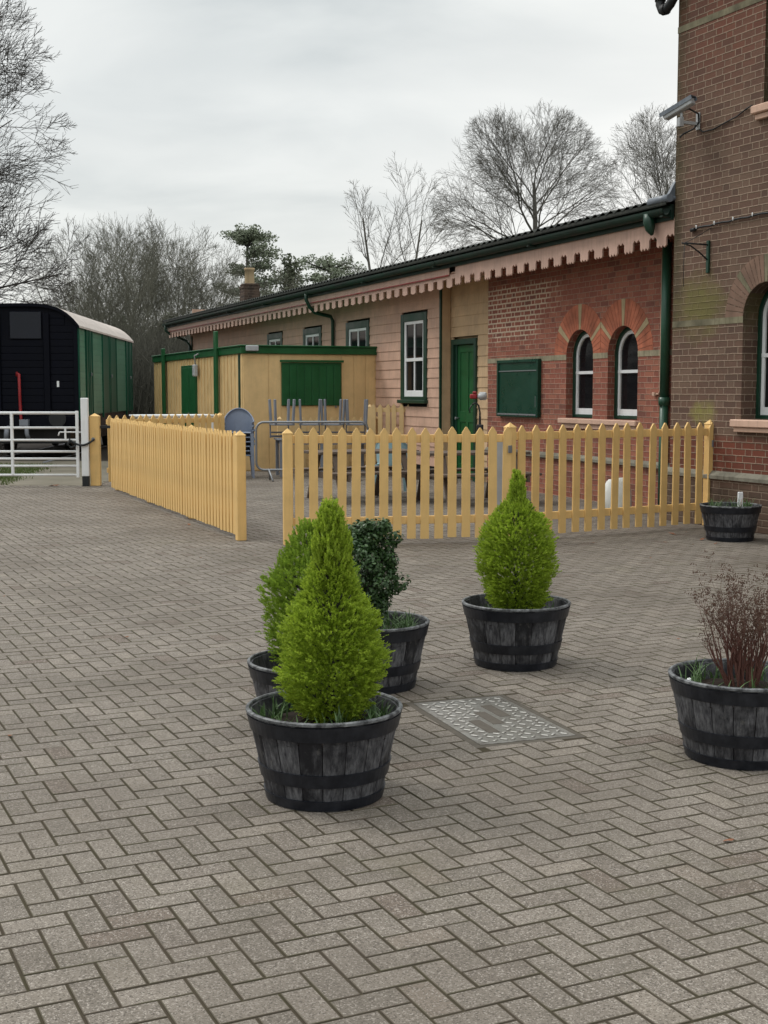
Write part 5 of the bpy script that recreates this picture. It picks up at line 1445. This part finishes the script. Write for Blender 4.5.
# dense scrub at the foot of the wood
mb = MB(); rg = random.Random(77)
for k in range(19000):
    x = rg.uniform(-18.0, -2); y = rg.uniform(50, 80)
    if x < -15 and y < 62: continue
    h_ = rg.uniform(1.2, 4.6)*(.5+.5*min(1, max(.2, (x+19)/5)))
    p = Vector((x, y, -.1)); d = Vector((rg.gauss(0, .16), rg.gauss(0, .16), 1)); q = p+d*h_*.55; e = q+Vector((rg.gauss(0, .22), rg.gauss(0, .22), 1))*h_*.45
    tubes_fast(mb, [p, q, e], [.014, .010, .004], 3)
    for z in range(3):
        b = p.lerp(e, rg.uniform(.3, .9)); tubes_fast(mb, [b, b+Vector((rg.gauss(0, .4), rg.gauss(0, .4), rg.uniform(.3, .9)))], [.007, .003], 3)
tag(close(mb).build('undergrowth', M['scrub_stem'], uv=False), 'dense thicket of thin bare stems at the foot of the wood', 'undergrowth', kind='stuff')
mb = MB(); rg = random.Random(78)
for k in range(420):
    x = rg.uniform(-120, 120); y = rg.uniform(95, 130); h_ = rg.uniform(3, 8)
    leaf_blob(mb, (x, y, h_*.5), rg.uniform(2, 4), rg.uniform(2, 4), h_*.5, 90, .5, rg)
tag(close(mb).build('distant_hedge', M['scrub'], uv=False), 'far tree belt and hedges along the horizon', 'trees', kind='stuff')

# pines
def pine(label, loc, Ht, seed, tiers, mat='pine', lean=0):
    rg = random.Random(seed); t = thing('pine_tree', label, 'tree', loc, 0, 'dark evergreens behind the chimney')
    mb = MB(); mb.tube([(0, 0, -.2), (lean*.4, 0, Ht*.5), (lean, 0, Ht*.97)], [.26, .18, .06], 9)
    fo = MB()
    for (z, r, a0, thick, n, *arc) in tiers:
        for k in range(n):
            a = a0+k*(arc[0] if arc else 6.28)/n+rg.gauss(0, .25); rr_ = r*rg.uniform(.65, 1.1)
            x0 = lean*z/Ht
            tip = Vector((x0+rr_*math.cos(a), rr_*math.sin(a), z+rg.gauss(.1, .15)))
            mb.tube([(x0, 0, z-.3), (x0+rr_*.5*math.cos(a), rr_*.5*math.sin(a), z-.05), tip], [.07, .05, .02], 5, cap=False)
            for q in range(5):
                f_ = .25+.2*q; c = Vector((x0, 0, z-.1)).lerp(tip, f_)
                sz = rg.uniform(.26, .50); leaf_blob(fo, c+Vector((rg.gauss(0, .12), rg.gauss(0, .12), .10+rg.gauss(0, .13))), sz, sz, thick*rg.uniform(.8, 1.6), int(70*sz/.38), .075, rg)
    mb.build('trunk', M['bark_dark'], t, uv=False); close(fo).build('crown', M[mat], t, uv=False); return t
pine('flat topped dark pine with layered branches, left of the chimney', (-8.3, 80, 0), 11.0, 5, [(11.0, 1.5, 0, .20, 7), (10.7, .9, .6, .22, 4), (10.0, 1.9, -1.3, .3, 5, 2.6), (9.2, 2.1, -1.0, .28, 4, 2.2), (8.9, 1.2, 2.2, .18, 3, 1.8), (8.2, 2.3, -1.2, .35, 5, 2.6), (7.2, 2.4, -1.0, .35, 5, 2.4), (7.6, 1.8, 2.4, .2, 3, 1.5), (6.2, 2.3, -.8, .35, 6), (5.0, 2.2, .3, .35, 6)])
pine('spreading dark cedar low behind the station roof, right of the ivy column', (-3.3, 82, 0), 9.6, 6, [(9.4, 2.3, 0, .25, 7), (8.6, 3.2, .5, .25, 8), (7.7, 3.3, .2, .25, 8), (6.6, 2.6, .8, .3, 7)])
rg = random.Random(21); t = thing('ivy_tree', 'dark narrow ivy clad tree between the two evergreens', 'tree', (-5.75, 80, 0), 0)
mb = MB(); mb.tube([(0, 0, -.2), (0, 0, 9.6)], [.2, .06], 8); mb.build('trunk', M['bark_dark'], t)
mb = MB()
for k in range(20): leaf_blob(mb, (rg.gauss(0, .15), rg.gauss(0, .15), 1.5+k*.42), .75*(1-.02*k), .75, .5, 190, .11, rg)
close(mb).build('ivy', M['ivy'], t, uv=False)
print('verts', sum(len(m_.vertices) for m_ in bpy.data.meshes))
